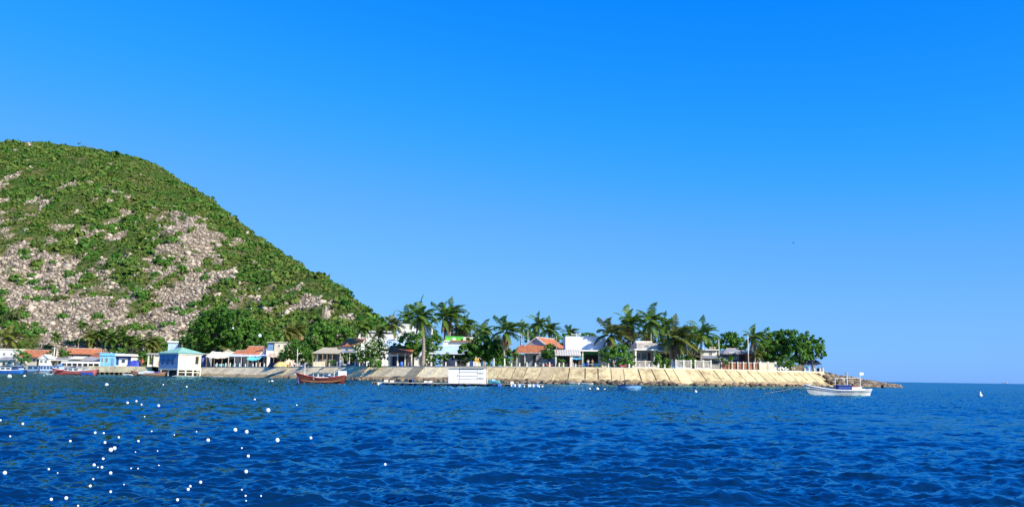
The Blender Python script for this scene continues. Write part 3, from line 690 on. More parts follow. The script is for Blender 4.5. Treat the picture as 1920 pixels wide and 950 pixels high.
# ------------------------------------------------------------------ houses: drawn in the photograph's measures, built in metres
class Lot:
    def __init__(s, name, label, cat, px0, px1, Y, rz=0, group=None, cx=None):
        s.Y = Y; s.k = Y / FPX; s.c = (px0 + px1) / 2 if cx is None else cx; s.px0, s.px1 = px0, px1; s.q = 1 / max(.5, math.cos(R(rz)))
        s.g = GROUND(s.c, Y); s.o = thing(name, label, cat, (GX(s.c, Y), Y, s.g), R(rz), group)
    def x(s, px): return (px - s.c) * s.k * s.q
    def z(s, py): return GZ(s.c, py, s.Y) - s.g
    def bx(s, name, m, px0, px1, top, bot, y0, y1, parent=None):
        z0 = -.1 if bot is None else s.z(bot)
        return MB().box(s.x(px0), s.x(px1), y0, y1, z0, s.z(top)).build(name, m, parent or s.o)
    def win(s, px0, px1, py0, py1, y=0, mf=None, name='window', bars=1):
        x0, x1, z0, z1 = s.x(px0), s.x(px1), s.z(py1), s.z(py0); t = .07; m = MB()
        m.box(x0, x1, y - .06, y + .05, z1 - t, z1).box(x0, x1, y - .06, y + .05, z0, z0 + t).box(x0, x0 + t, y - .055, y + .05, z0 + t, z1 - t).box(x1 - t, x1, y - .055, y + .05, z0 + t, z1 - t)
        for b in range(bars): xm = x0 + (x1 - x0) * (b + 1) / (bars + 1); m.box(xm - .03, xm + .03, y - .05, y + .05, z0 + t, z1 - t)
        f = m.build(name, mf or M_white, s.o)
        MB().box(x0 + t, x1 - t, y - .02, y + .04, z0 + t, z1 - t).build('pane', M_pane, f); return f
    def door(s, px0, px1, top, m, y=0):
        x0, x1, z1 = s.x(px0), s.x(px1), s.z(top)
        d = MB().box(x0, x1, y - .05, y + .05, 0, z1).build('door', m, s.o)
        MB().box(x0 + .05, x0 + .2, y - .10, y - .051, z1 * .42, z1 * .47).build('handle', M_metal, d); return d
    def posts(s, pxs, top, y, m, r=.09, name='post'):
        for px in pxs: X = s.x(px); MB().box(X - r, X + r, y - r, y + r, -.05, s.z(top)).build(name, m, s.o)
    def shed(s, name, px0, px1, front, back, y0, y1, m, t=.08):
        return MB().slab([(s.x(px0), y0, s.z(front)), (s.x(px1), y0, s.z(front)), (s.x(px1), y1, s.z(back)), (s.x(px0), y1, s.z(back))], t).build(name, m, s.o)
    def gable(s, px0, px1, eave, ridge, y0, y1, m, mg=None, along='x', hip=0, name='roof', over=.25):
        x0, x1, ze, zr = s.x(px0), s.x(px1), s.z(eave), s.z(ridge); t = .12; b = MB(); ym = (y0 + y1) / 2; xm = (x0 + x1) / 2
        if along == 'x':
            h = hip * (y1 - y0) / 2
            b.slab([(x0, y0, ze), (x1, y0, ze), (x1 - h, ym, zr), (x0 + h, ym, zr)], t); b.slab([(x0, y1, ze), (x0 + h, ym, zr), (x1 - h, ym, zr), (x1, y1, ze)], t)
            if hip:
                b.slab([(x0, y0, ze), (x0 + h, ym, zr), (x0, y1, ze)], t) if False else b.add([(x0, y0, ze), (x0 + h, ym, zr), (x0, y1, ze), (x1, y0, ze), (x1 - h, ym, zr), (x1, y1, ze)], [(0, 2, 1), (3, 4, 5)])
            r = b.build(name, m, s.o)
            if mg and not hip:
                g = MB()
                for xx in (x0 + over, x1 - over - .15): g.add([(xx, y0 + .2, ze - .02), (xx, ym, zr - .16), (xx, y1 - .2, ze - .02), (xx + .15, y0 + .2, ze - .02), (xx + .15, ym, zr - .16), (xx + .15, y1 - .2, ze - .02)], [(0, 1, 2), (5, 4, 3), (0, 3, 4, 1), (1, 4, 5, 2), (2, 5, 3, 0)])
                g.build('gable_wall', mg, s.o)
        else:
            b.slab([(x0, y0, ze), (xm, y0, zr), (xm, y1, zr), (x0, y1, ze)], t); b.slab([(xm, y0, zr), (x1, y0, ze), (x1, y1, ze), (xm, y1, zr)], t)
            r = b.build(name, m, s.o)
            if mg:
                MB().prism([(x0 + over, ze - .05), (x1 - over, ze - .05), (xm, zr - .2)], y0 + .25, y1 - .25).build('gable_wall', mg, s.o)
                e = MB(); tt = .16
                for yy in (y0 - .05,):
                    e.slab([(x0 - .05, yy, ze + .05), (xm, yy, zr + .07), (xm, yy + tt, zr + .07), (x0 - .05, yy + tt, ze + .05)], .22); e.slab([(xm, yy, zr + .07), (x1 + .05, yy, ze + .05), (x1 + .05, yy + tt, ze + .05), (xm, yy + tt, zr + .07)], .22)
                e.build('barge_board', M_white, s.o)
        rr = MB()
        if along == 'x': rr.tube([(x0 + hip * (y1 - y0) / 2, ym, zr + .02), (x1 - hip * (y1 - y0) / 2, ym, zr + .02)], .12, 6)
        else: rr.tube([(xm, y0, zr + .03), (xm, y1, zr + .03)], .12, 6)
        rr.build('ridge_cap', M_greyp, r); return r
    def slabroof(s, px0, px1, top, bot, y0, y1, m, name='roof_slab'): return s.bx(name, m, px0, px1, top, bot, y0, y1)

# ---- the village at the foot of the hill
a = Lot('house', 'tall white plastered house at the village edge beside the red tiled house', 'house', -8, 27, 304)
a.bx('wall', M_white, -8, 27, 655, None, 0, 8); a.bx('parapet', M_cream2, -9, 28, 653, 655.2, -.15, 8.1); a.win(3, 8, 661, 666); a.win(17, 21, 661, 666)
a = Lot('shed', 'low cream shed with sagging grey tin roof behind the blue boat', 'shed', -10, 26, 289)
a.bx('wall', M_cream2, -10, 24, 674, None, 0, 5); a.shed('roof', -11, 27, 674.2, 668, -.8, 5.5, M_tin); a.door(4, 9, 678, M_dwood); a.win(13, 20, 677, 682)
a = Lot('house', 'low house with patchy red tiled roof behind a green bush', 'house', 24, 82, 298, -12)
a.bx('wall', M_cream2, 28, 78, 669, None, .6, 7); a.gable(25, 82, 669, 655, -.4, 8, M_tile, M_greyp); a.win(58, 64, 672, 678, .6); a.door(67, 71, 673, M_dwood, .6); a.win(33, 39, 672, 678, .6)
a = Lot('shed', 'small square cream storage block beside the boats', 'shed', 30, 43, 288)
a.bx('wall', M_cream, 30, 43, 672, None, 0, 2.2); a.slabroof(29.5, 43.5, 671, 671.9, -.15, 2.3, M_cream2); a.door(37, 41, 675, M_wood)
a = Lot('house', 'little white house with pointed gable front and two dark openings', 'house', 71, 91, 290)
a.bx('wall', M_white, 72, 90, 671.5, None, 0, 4); a.gable(70.5, 91.5, 672, 664, -.4, 4.5, M_tinw, M_white, 'y', over=.3); a.win(74, 79, 674, 680); a.win(82, 87, 674, 680)
a = Lot('house', 'long white flat house behind the red tiled roof', 'house', 48, 80, 309)
a.bx('wall', M_white, 48, 77, 657, None, 0, 6); a.slabroof(47, 78, 655.5, 656.9, -.5, 6.3, M_greyp); a.win(70, 75, 659, 664)
a = Lot('shed', 'long open boat shed under low sloping grey tin roof', 'shed', 92, 166, 292)
a.shed('roof', 91, 168, 675, 668.5, -1, 7, M_tin); a.bx('back_wall', M_greyp, 93, 166, 670, None, 6, 6.3); a.posts([93, 108, 123, 138, 152, 165], 674.6, -.6, M_wood); a.bx('fascia_board', M_cream2, 91, 168, 674.2, 676, -1.1, -1.003)
a = Lot('shed', 'open lean-to with rusty tin roof beside the light blue house', 'shed', 150, 188, 290)
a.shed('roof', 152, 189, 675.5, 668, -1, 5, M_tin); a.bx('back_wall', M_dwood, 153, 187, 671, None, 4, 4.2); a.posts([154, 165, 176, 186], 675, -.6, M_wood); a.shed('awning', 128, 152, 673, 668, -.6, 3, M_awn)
a = Lot('house', 'grey house with bright orange tiled roof at the foot of the scree', 'house', 125, 180, 303, 14)
a.bx('wall', M_grey, 128, 176, 662, None, .5, 7.5); a.gable(124, 181, 663, 652.5, -.4, 8.2, M_tile, M_cream2); a.win(134, 140, 664, 670, .5); a.win(160, 166, 664, 670, .5)
a = Lot('house', 'small house with brown tiled roof tucked beside the light blue house', 'house', 163, 190, 299, -14)
a.bx('wall', M_cream2, 166, 188, 668, None, .4, 6); a.gable(163, 191, 669, 660, -.3, 6.5, M_tile2, M_cream2); a.win(172, 177, 671, 676, .4)
a = Lot('house', 'light blue flat roofed house with two windows above the yellow quay', 'house', 186, 214, 287)
a.bx('wall', M_blue, 186, 214, 666, None, 0, 6); a.bx('parapet', mat('azure_paint', (.20, .58, .80), .6), 185.4, 214.6, 661.5, 666.2, -.25, 6.2); a.win(188.5, 192.5, 670, 679); a.win(196, 201, 670, 679); a.door(207, 212, 671, M_blue2)
a = Lot('house', 'white house with dark blue shutters and white slab roof above the quay', 'house', 214, 247, 288)
a.bx('wall', M_white, 215, 245, 667, None, 0, 6); a.slabroof(213.7, 248, 663, 667.2, -1.2, 6.2, M_white); a.bx('shutter', M_dblue, 216, 221.5, 668, 684, -.08, -.004); a.bx('shutter', M_dblue, 238.5, 244, 668, 684, -.08, -.004); a.bx('lintel_band', M_dblue, 221.6, 238.4, 667.6, 671, -.06, -.004); a.win(227, 233, 674, 679.5, mf=M_dblue)
a = Lot('house', 'narrow grey concrete house with open dark front beside the green roofed hut', 'house', 275, 299, 274)
a.bx('back_wall', M_grey, 276, 298, 665, None, 3.5, 5); a.slabroof(274, 299, 661.5, 664.8, -.5, 5.2, M_grey); a.bx('side_wall', M_cream2, 289, 298, 665, None, .1, 3.4); a.posts([277, 288], 664.9, 0, M_post, .2, 'column'); a.bx('counter', M_white, 277.5, 287, 683, None, .4, .8)
a = Lot('water_tower', 'pale blue concrete tower block rising behind the green roofed hut', 'tower', 311, 331, 292)
a.bx('wall', mat('pale_blue_plaster', (.50, .66, .80), .7), 312, 330, 642, None, 0, 3.5); a.slabroof(310.6, 331.4, 638.5, 642.2, -.3, 3.8, M_white)

def stilt_hut():
    Y = 236.; rz = R(57); cx = GX(333, Y); zf = GZ(333, 691, Y); ze = GZ(333, 664, Y); zp = GZ(333, 650.5, Y)
    o = thing('stilt_hut', 'square hut over the water with green roof, one blue side and one cream side', 'hut', (cx, Y, 0), rz)
    W, D = 7.2, 8.0                                  # local corner at the origin: front runs to +x, the blue side runs to +y
    wl = MB().box(0, W, 0, D, zf, ze).build('wall', M_cream, o)
    MB().box(-.06, -.004, .0, D, zf, ze).build('blue_side', M_blue2, o)
    MB().box(-.25, W + .25, -.25, D + .2, ze + .002, ze + .34).build('eave', mat('white_eave', (.76, .74, .68), .7), o)
    h = MB(); b = [(-.55, -.55, ze + .36), (W + .55, -.55, ze + .36), (W + .55, D + .55, ze + .36), (-.55, D + .55, ze + .36), (W / 2, D * .42, zp), (W / 2, D * .62, zp)]
    h.add(b, [(0, 1, 4), (1, 2, 5, 4), (2, 3, 5), (3, 0, 4, 5), (0, 3, 2, 1)]); r = h.build('roof', M_tingreen, o)
    MB().tube([b[0], b[4], b[5]], .10, 6).tube([b[1], b[4]], .10, 6).build('ridge_cap', M_tingreen, r)
    for k in range(3):
        y0 = 1.6 + k * 2.1
        f = MB().box(-.12, -.061, y0, y0 + .8, zf + 1.35, zf + 2.5).build('window', M_dblue, o); MB().box(-.14, -.121, y0 + .1, y0 + .7, zf + 1.45, zf + 2.4).build('pane', M_pane, f)
    f = MB().box(W - 1.9, W - .8, -.06, -.003, zf + 1.3, zf + 3.4).build('window', M_wood, o); MB().box(W - 1.8, W - .9, -.08, -.061, zf + 1.4, zf + 3.3).build('pane', M_dark, f)
    MB().box(-.2, W + .2, -.2, D, zf - .3, zf - .003).build('floor_slab', M_cream2, o); MB().box(.6, W - .3, 1.2, D - .4, -.6, zf - .32).build('underfloor_shade', M_dark, o)  # near-black block paints the shade under the hut floor
    for x in (.1, 2.5, 4.8, W - .1):
        for y in (.1, D * .5, D - .3): MB().box(x - .16, x + .16, y - .16, y + .16, -.8, zf - .3).build('stilt', M_cream2, o)
    MB().box(.27, W - .27, .0, .15, .95, 1.15).build('brace_beam', M_cream2, o)
    p = thing('landing_slab', 'pale concrete landing slab at the water below the stilt hut', 'landing', (GX(347, 231), 231, 0), R(8))
    MB().box(-3.0, 3.0, -.6, 1.0, -.5, .14).build('slab', M_grey, p); MB().box(-2.4, 2.2, -.2, .8, .14, .24).build('step', M_greyp, p)
stilt_hut()
a = Lot('shop', 'small shop with dark blue shutters between the stilt hut and cream awning', 'shop', 371, 388, 268)
a.bx('wall', M_grey, 371, 388, 664, None, .2, 4); a.slabroof(370, 389, 662, 664.2, -.8, 4.2, M_grey); a.bx('shutter', M_dblue, 373, 378, 666, None, .1, .19); a.bx('shutter', M_dblue, 380.5, 385.5, 666, None, .1, .19)
def canopy(name, label, cat, px0, px1, front, back, Y, depth, m, sag=.35, posts=3, under=None, mp=None):
    a = Lot(name, label, cat, px0, px1, Y); x0, x1, zf, zb = a.x(px0), a.x(px1), a.z(front), a.z(back); V = []; F = []; n = 12; q = 6
    for i in range(n + 1):
        for j in range(q + 1):
            u, v = i / n, j / q; V.append((x0 + (x1 - x0) * u, depth * v - .5, zf + (zb - zf) * v - sag * math.sin(PI * u) * (1 - .5 * v) + .07 * math.sin(u * 23 + v * 7)))
    for i in range(n):
        for j in range(q): p = i * (q + 1) + j; F.append((p, p + q + 1, p + q + 2, p + 1))
    nv = len(V); V += [(x, y, z - .04) for x, y, z in V]; F += [tuple(k + nv for k in f[::-1]) for f in F]
    ed = [i * (q + 1) for i in range(n + 1)]; F += [(ed[i], ed[i] + nv, ed[i + 1] + nv, ed[i + 1]) for i in range(n)]
    MB().add(V, F).build('canopy', m, a.o)
    for i in range(posts): px = px0 + (px1 - px0) * (i + .12) / (posts - .76); a.posts([px], front + 1.2, -.35, mp or M_wood, .06)
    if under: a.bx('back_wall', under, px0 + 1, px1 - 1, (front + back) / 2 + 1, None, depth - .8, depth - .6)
    return a
canopy('canvas_awning', 'wide sagging cream canvas awning over blue tables', 'awning', 385, 432, 668.5, 657.5, 262, 5.5, M_awn, .45, 4, M_dark)
a = Lot('shed', 'thatched hump roof rising behind the cream canvas awning', 'shed', 408, 434, 271)
a.bx('wall', M_wood, 410, 432, 663, None, .4, 4.5); a.gable(407, 435, 664, 654.5, -.2, 5, M_thatch, M_wood, hip=.8); a.door(418, 423, 668, M_dwood, .4)
a = Lot('house', 'house with long orange tiled roof, white gable end and open veranda', 'house', 428, 500, 259, -10)
a.bx('wall', M_cream2, 432, 482, 663, None, 2.4, 8); a.gable(449, 483, 664, 647.5, .6, 9, M_tile, M_white, over=.05); a.gable(428, 452, 666, 656, .3, 7, M_tile, M_white, name='lower_roof')
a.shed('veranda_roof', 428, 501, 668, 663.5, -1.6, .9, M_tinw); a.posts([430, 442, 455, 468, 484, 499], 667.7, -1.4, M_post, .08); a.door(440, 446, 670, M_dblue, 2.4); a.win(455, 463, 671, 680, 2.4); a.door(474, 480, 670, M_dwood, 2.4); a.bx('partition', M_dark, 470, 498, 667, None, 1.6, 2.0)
a = Lot('house', 'cream box house with a blue shuttered side above the tan awning', 'house', 499, 537, 248)
a.bx('wall', M_cream, 512, 537, 642, None, 0, 6); a.bx('blue_wall', M_blue2, 499, 511.8, 642, 657, .3, 5); a.bx('lower_wall', M_white, 499, 511.8, 657.1, None, .1, 5); a.slabroof(498.5, 537.5, 640.8, 641.9, -.2, 6.2, M_cream2); a.win(519, 523, 645, 650); a.win(529, 534, 645, 650); MB().tube([(a.x(509), 1, a.z(641)), (a.x(509), 1, a.z(635))], .05, 5).build('antenna', M_metal, a.o)
a = Lot('house', 'half hidden pale cream house among the trees below the slope', 'house', 540, 566, 250)
a.bx('wall', M_cream2, 540, 566, 649, None, 0, 6); a.shed('roof', 539, 567, 649.5, 646, -.6, 6.5, M_tin); a.win(548, 553, 652, 658)
a = Lot('house', 'tiny hut with orange roof peeking out between trees on the slope', 'hut', 551, 564, 262)
a.bx('wall', M_cream2, 552, 563, 638, None, 0, 3); a.gable(550, 565, 638.5, 631, -.4, 3.5, M_tile, M_cream2); a.win(556, 560, 641, 646)
canopy('canvas_awning', 'tan canvas awning over dark stores beside the yellow mound', 'awning', 498, 527, 668, 661, 238, 4, M_tan, .2, 3, M_dark)
a = Lot('shed', 'grey plank shed with weathered thatched roof behind the red wooden boat', 'shed', 584, 638, 208)
a.bx('wall', mat('grey_plank', (.34, .31, .27), .9, (.22, .20, .17), 2, stretch=(4, 1, .5), bump=.3), 589, 634, 661, None, .8, 5.5); a.gable(583, 639, 662, 651.5, -.5, 6.2, M_thatch, M_wood, hip=.55); a.posts([586, 594, 604, 612, 622, 636], 662, -.2, M_wood); a.win(606, 614, 665, 673, .8, M_wood); a.win(620, 629, 665, 673, .8, M_wood); a.door(596, 601, 666, M_dwood, .8)
a = Lot('lean_to', 'dark open lean-to with thin grey roof beside the thatched shed', 'shed', 637, 674, 205)
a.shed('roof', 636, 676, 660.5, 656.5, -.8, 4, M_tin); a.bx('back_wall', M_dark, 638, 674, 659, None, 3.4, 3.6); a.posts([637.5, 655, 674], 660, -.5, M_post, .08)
a = Lot('house', 'house with orange tiled roof and bright white gable behind the lean-to', 'house', 631, 694, 226, -20)
a.bx('wall', M_white, 634, 666, 648, None, .4, 7); a.gable(631, 668, 648.5, 633.5, 0, 8, M_tile, M_white, over=.03); a.win(644, 650, 652, 659, .4)
a = Lot('house', 'long white house with slab roof below the hill behind small palms', 'house', 667, 738, 240)
a.bx('wall', M_white, 668, 736, 622, None, 0, 7); a.slabroof(666, 738, 620, 622.2, -.5, 7.3, M_tinw); a.win(690, 695, 627, 633); a.win(708, 713, 627, 633)
a = Lot('house', 'small house with brown tiled porch roof and dark open front', 'house', 727, 773, 189)
a.bx('wall', M_greyp, 730, 770, 661, None, 1.8, 6); a.gable(727, 773, 661, 647.5, -.5, 6.5, M_tile2, M_cream2); a.bx('lintel', M_cream2, 727.5, 746, 665, 667.2, -.35, -.15); a.posts([728.5, 745, 759, 771], 660.6, -.25, M_post, .11); a.bx('doorway_shade', M_dark, 733, 768, 667, None, 1.7, 1.79); a.door(737, 742, 668, M_dblue, 1.6)  # near-black sheet on the wall paints the shade of the open front
a = Lot('house', 'tall plain white block house rising among coconut palms', 'house', 745, 804, 207)
a.bx('wall', M_white, 745, 804, 610, None, 0, 8); a.bx('parapet', M_white, 744.5, 804.5, 607.5, 610.2, -.1, 8.1); a.win(754, 760, 620, 628); a.win(770, 776, 620, 628); a.win(752, 760, 655, 664)
a = Lot('lean_to', 'pale blue tin roof sloping in front of the tall white block', 'shed', 719, 772, 199)
a.shed('roof', 719, 772, 649, 634, 0, 6.5, M_tinblue); a.posts([721, 740, 770], 648.5, .3, M_post); a.bx('back_wall', M_cream2, 721, 770, 646, None, 5.6, 5.8)
a = Lot('house', 'flat white house with pale blue awnings and shaded veranda', 'house', 822, 899, 191)
a.bx('wall', M_white, 828, 898, 640, None, 2, 9); a.bx('parapet', M_cream2, 866, 899, 630.5, 637, 1.8, 9.2); a.bx('roof_slab', M_cream2, 827, 865.8, 637.2, 640, 1.8, 9.2); a.bx('tile_band', M_tile2, 843, 893, 637.1, 640.4, 1.5, 1.79); a.shed('awning', 815, 876, 661, 646.5, -2.2, 1.9, M_tinblue); a.shed('lower_awning', 806, 880, 664, 661.6, -3.0, -2.3, M_tinw); a.posts([810, 830, 852, 876], 663.5, -2.6, M_post, .08); a.bx('opening_shade', M_dark, 832, 872, 664, None, 1.9, 1.99); a.door(880, 886, 666, M_dblue, 1.95); a.win(888, 895, 650, 658, 1.95)  # near-black sheet behind the posts paints the veranda's shade
a = Lot('roof_tank', 'bright green tin water store on the flat white roof', 'water tank', 834, 865, 195, cx=849.5)
a.o.location.z = GZ(849, 637.2, 195) - .8; zb = .8
MB().box(a.x(834), a.x(865), 0, 2.2, zb - .75, zb + .82).build('tank', M_lime, a.o); MB().box(a.x(833.6), a.x(865.4), -.1, 2.3, zb + .82, zb + .92).build('lid', M_green, a.o); MB().box(a.x(847), a.x(853), -.05, -.003, zb - .1, zb + .5).build('panel', M_white, a.o)
a = Lot('house', 'house with red tiled roof, front gable toned as in shade and white barge boards', 'house', 974, 1036, 184, -26, cx=1003)
a.gable(978, 1026, 650, 631.5, .6, 10, M_tile, mat('gable_shade_grey', (.46, .46, .50), .85, (.36, .36, .40), 1), 'y'); a.bx('wall', mat('bluish_white_plaster', (.58, .64, .66), .8, (.42, .46, .48), .8, col3=(.2, .22, .24)), 981, 1022, 652, None, 1, 9.5)  # the gable's shade is put into its grey base colour
a.shed('front_roof', 973, 1024, 661.5, 646, -1.8, .9, M_tile); a.shed('side_roof', 961, 974.5, 664, 648, -.9, 2.6, M_tile2); a.bx('cream_bay', M_cream2, 962, 977, 664, None, -.6, 2.4); a.win(965, 970, 668, 676, -.6, M_wood); a.bx('fascia', M_white, 973, 1024, 661.2, 662.6, -1.9, -1.803); a.posts([975, 990, 1022], 661.5, -1.6, M_post, .1); a.door(996, 1001, 666, M_dark, 1); a.win(1008, 1016, 666, 674, 1)
a = Lot('house', 'house with big blank white upper facade and green ground floor porch', 'house', 1040, 1136, 179)
a.bx('upper_wall', mat('bluish_white_paint', (.74, .77, .84), .7, (.68, .71, .78), .5), 1060, 1133, 630.5, 656.5, -.3, 7); a.bx('cap', M_white, 1091, 1133.5, 629.6, 630.7, -.35, 7.1); a.bx('base_band', M_white, 1060, 1133.2, 654.5, 656.4, -.38, -.303)
a.bx('wall', M_dark, 1058, 1090, 657, None, 1.6, 7); a.bx('green_wall', M_green, 1090, 1124, 656.6, None, 1.2, 7); a.bx('side_wall', M_cream2, 1124, 1137, 645, None, .2, 6.5); a.bx('doorway_shade', M_dark, 1098, 1121, 664.5, None, 1.1, 1.19); a.slabroof(1084, 1124.5, 655.8, 658.6, -2.2, -.4, M_white, 'porch_roof'); a.posts([1091, 1121], 658.5, -1.9, M_post, .11); a.win(1126, 1133, 662, 671, .2)  # near-black wall and doorway sheet paint the shade below the upper storey
a = Lot('lean_to', 'open stall with curved striped tin awning on white posts', 'stall', 1040, 1090, 175)
V = []; 
m = MB(); n = 8
for i in range(n):
    t0, t1 = i / n, (i + 1) / n; f = lambda t: (-2.0 + 4.5 * t, a.z(666.5) + (a.z(654.5) - a.z(666.5)) * math.sin(t * PI / 2))
    (y0, z0), (y1, z1) = f(t0), f(t1); m.slab([(a.x(1040), y0, z0), (a.x(1088), y0, z0), (a.x(1088), y1, z1), (a.x(1040), y1, z1)], .06)
m.build('awning', mat('striped_tin', (.56, .52, .46), .6, (.38, .33, .28), 1.2, stretch=(.3, 3, 3), band=('X', 2.2, .6, 0)), a.o)
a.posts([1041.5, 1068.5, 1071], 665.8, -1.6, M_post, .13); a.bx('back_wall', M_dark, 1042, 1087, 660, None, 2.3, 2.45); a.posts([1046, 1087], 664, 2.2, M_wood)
canopy('tarpaulin_awning', 'small sky blue tarpaulin hung beside the green porch', 'awning', 1071, 1091, 672, 664, 177, 2.2, mat('sky_blue_tarp', (.10, .42, .75), .6, (.07, .34, .65), 1, bump=.4), .15, 2)
a = Lot('house', 'grey villa with parapet roof, columned porch and balustrade', 'house', 1186, 1268, 180)
a.bx('wall', M_grey, 1193, 1230, 656, None, 2.2, 8); a.bx('wing_wall', M_greyp, 1232, 1264, 658.5, None, 2.6, 8); a.bx('parapet', M_greyp, 1194, 1232.5, 643, 654, -.3, 8.2); a.bx('wing_parapet', M_grey, 1234, 1264, 645, 656, .4, 8.1); a.slabroof(1189, 1233.4, 654.1, 656.8, -1, 8.3, M_white); a.slabroof(1233.5, 1268, 656.1, 658.4, -.6, 8.2, M_white, 'wing_roof_slab')
a.bx('back_block', M_cream2, 1199, 1231, 637, 643, 5, 8); a.posts([1191.5, 1226.5, 1261], 656.7, -.7, M_white, .16, 'column'); a.posts([1266], 658.2, -.4, M_white, .14, 'column'); a.win(1196, 1204, 660, 673, 2.2); a.win(1207, 1216, 660, 673, 2.2, M_metal, bars=2); a.door(1218, 1223, 660, M_dwood, 2.2); a.bx('opening_shade', M_dark, 1235, 1259, 662, None, 2.5, 2.59); a.win(1209, 1218, 646.5, 651, -.31, M_post, 'vent', 3)  # near-black sheet on the wing paints the shade of its open porch
m = MB(); 
for i in range(22): X = a.x(1186.5 + i * 2.0); m.box(X - .045, X + .045, -1.95, -1.85, .45, 1.42)
m.box(a.x(1185), a.x(1231), -2, -1.8, 1.42, 1.56).box(a.x(1185), a.x(1231), -2.02, -1.78, 0, .45)
for px in (1185, 1207.5, 1230): m.box(a.x(px) - .16, a.x(px) + .16, -2.06, -1.74, 0, 1.68)
m.build('balustrade', M_post, a.o)
a = Lot('white_fence', 'ornate white concrete fence in front of the palm and villa', 'fence', 1268, 1333, 174)
for seg, (p0, p1) in enumerate(((1268, 1296), (1304, 1333))):
    m = MB(); n = int((p1 - p0) / 2.2)
    for i in range(n): X = a.x(p0 + 1 + i * 2.2); m.box(X - .05, X + .05, -.05, .05, .4, 1.6)
    m.build('balusters', M_post, a.o); MB().box(a.x(p0), a.x(p1), -.1, .1, 1.6, 1.75).build('rail', M_post, a.o); MB().box(a.x(p0), a.x(p1), -.12, .12, 0, .4).build('plinth', M_post, a.o)
    for px in (p0, (p0 + p1) / 2, p1): MB().box(a.x(px) - .15, a.x(px) + .15, -.16, .16, 0, 1.9).build('pillar', M_post, a.o)
a = Lot('house', 'flat cream house behind the palm with rusty roof posts', 'house', 1307, 1346, 203)
a.bx('wall', M_cream2, 1308, 1345, 656, None, 0, 7); a.slabroof(1306, 1347, 654.5, 656.2, -.6, 7.3, M_white); a.win(1313, 1318, 659, 666); a.win(1330, 1336, 659, 666); a.posts([1312, 1322, 1334, 1343], 649, 1, M_post, .07); a.bx('rust_panel', M_brick, 1336, 1345, 650, 654.4, 1.2, 1.4)
a = Lot('house', 'low dark grey house with grilled window beside the brick fence', 'house', 1318, 1353, 183)
a.bx('wall', M_grey, 1320, 1350, 671, None, 0, 6); a.shed('roof', 1316, 1358, 671.5, 665, -1, 6.4, M_tin); a.win(1332, 1348, 673, 683, 0, M_metal, bars=4); a.door(1323, 1328, 674, M_dwood)
a = Lot('house', 'dark blue house with pale sagging roof edge under the trees', 'house', 1356, 1404, 198)
a.bx('wall', mat('dusky_blue_plaster', (.09, .10, .16), .8, (.05, .06, .10), .8), 1360, 1402, 661, None, 1, 8); a.gable(1357, 1406, 663, 652, 0, 9, M_tin, M_cream2, hip=.4); a.bx('fascia', M_cream2, 1368, 1406, 659.5, 661.5, -.15, -.02); a.win(1380, 1388, 666, 673, 1); a.shed('side_roof', 1340, 1366, 676, 668, -1, 2, M_tin); a.door(1394, 1399, 667, M_dwood, 1)
a = Lot('house', 'small brown and white house in the shade of the large tree', 'house', 1402, 1446, 196)
a.bx('wall', M_brick, 1404, 1424, 662, None, 0, 5); a.bx('white_wall', M_white, 1424.2, 1444, 660, None, .4, 5); a.shed('roof', 1400, 1447, 661.5, 655, -.8, 5.4, M_tin); a.door(1410, 1415, 668, M_dwood); a.win(1431, 1438, 664, 671, .4)
a = Lot('brick_fence', 'long rusty red brick fence with pale posts on the seawall', 'fence', 1352, 1426, 180)
a.bx('panel', M_brick, 1353, 1425, 680, None, 0, .2); a.posts([1353, 1373, 1383.5, 1394, 1404, 1414, 1424], 677.5, -.12, M_post, .11); a.bx('top_rail', M_post, 1352, 1426, 679, 680.1, -.05, .25)
a = Lot('garden_wall', 'plain cream garden wall beside the brick fence', 'wall', 1426, 1456, 183)
a.bx('wall', M_cream, 1427, 1455, 680, None, 0, .3); a.bx('coping', M_white, 1426.5, 1455.5, 679, 680.1, -.06, .36); a.posts([1427, 1441, 1455], 677.5, .15, M_cream2, .2, 'pillar')
canopy('tarpaulin_awning', 'dark tarpaulin canopy on poles at the end of the headland', 'awning', 1500, 1541, 682, 672.5, 190, 4, M_tarpd, .2, 4)
a = Lot('wooden_fence', 'weathered grey wooden fence below the dark tarpaulin canopy', 'fence', 1486, 1508, 184)
for i in range(9): X = a.x(1487 + i * 2.5); MB().box(X - .09, X + .09, -.04, .04, 0, 1.25 + .15 * rng.random()).build('board', M_wood, a.o)
MB().box(a.x(1486), a.x(1508), .05, .11, .8, .92).build('rail', M_wood, a.o)
a = Lot('white_railing', 'long low white railing and wall behind the red fishing boat', 'fence', 114, 186, 282)
MB().box(a.x(114), a.x(186), 0, .15, a.z(681), a.z(677)).build('beam', M_white, a.o); a.bx('low_wall', M_cream2, 114, 186, 687, None, 0, .25); a.posts([114, 124, 134, 144, 154, 164, 174, 185], 681, .07, M_white, .12)

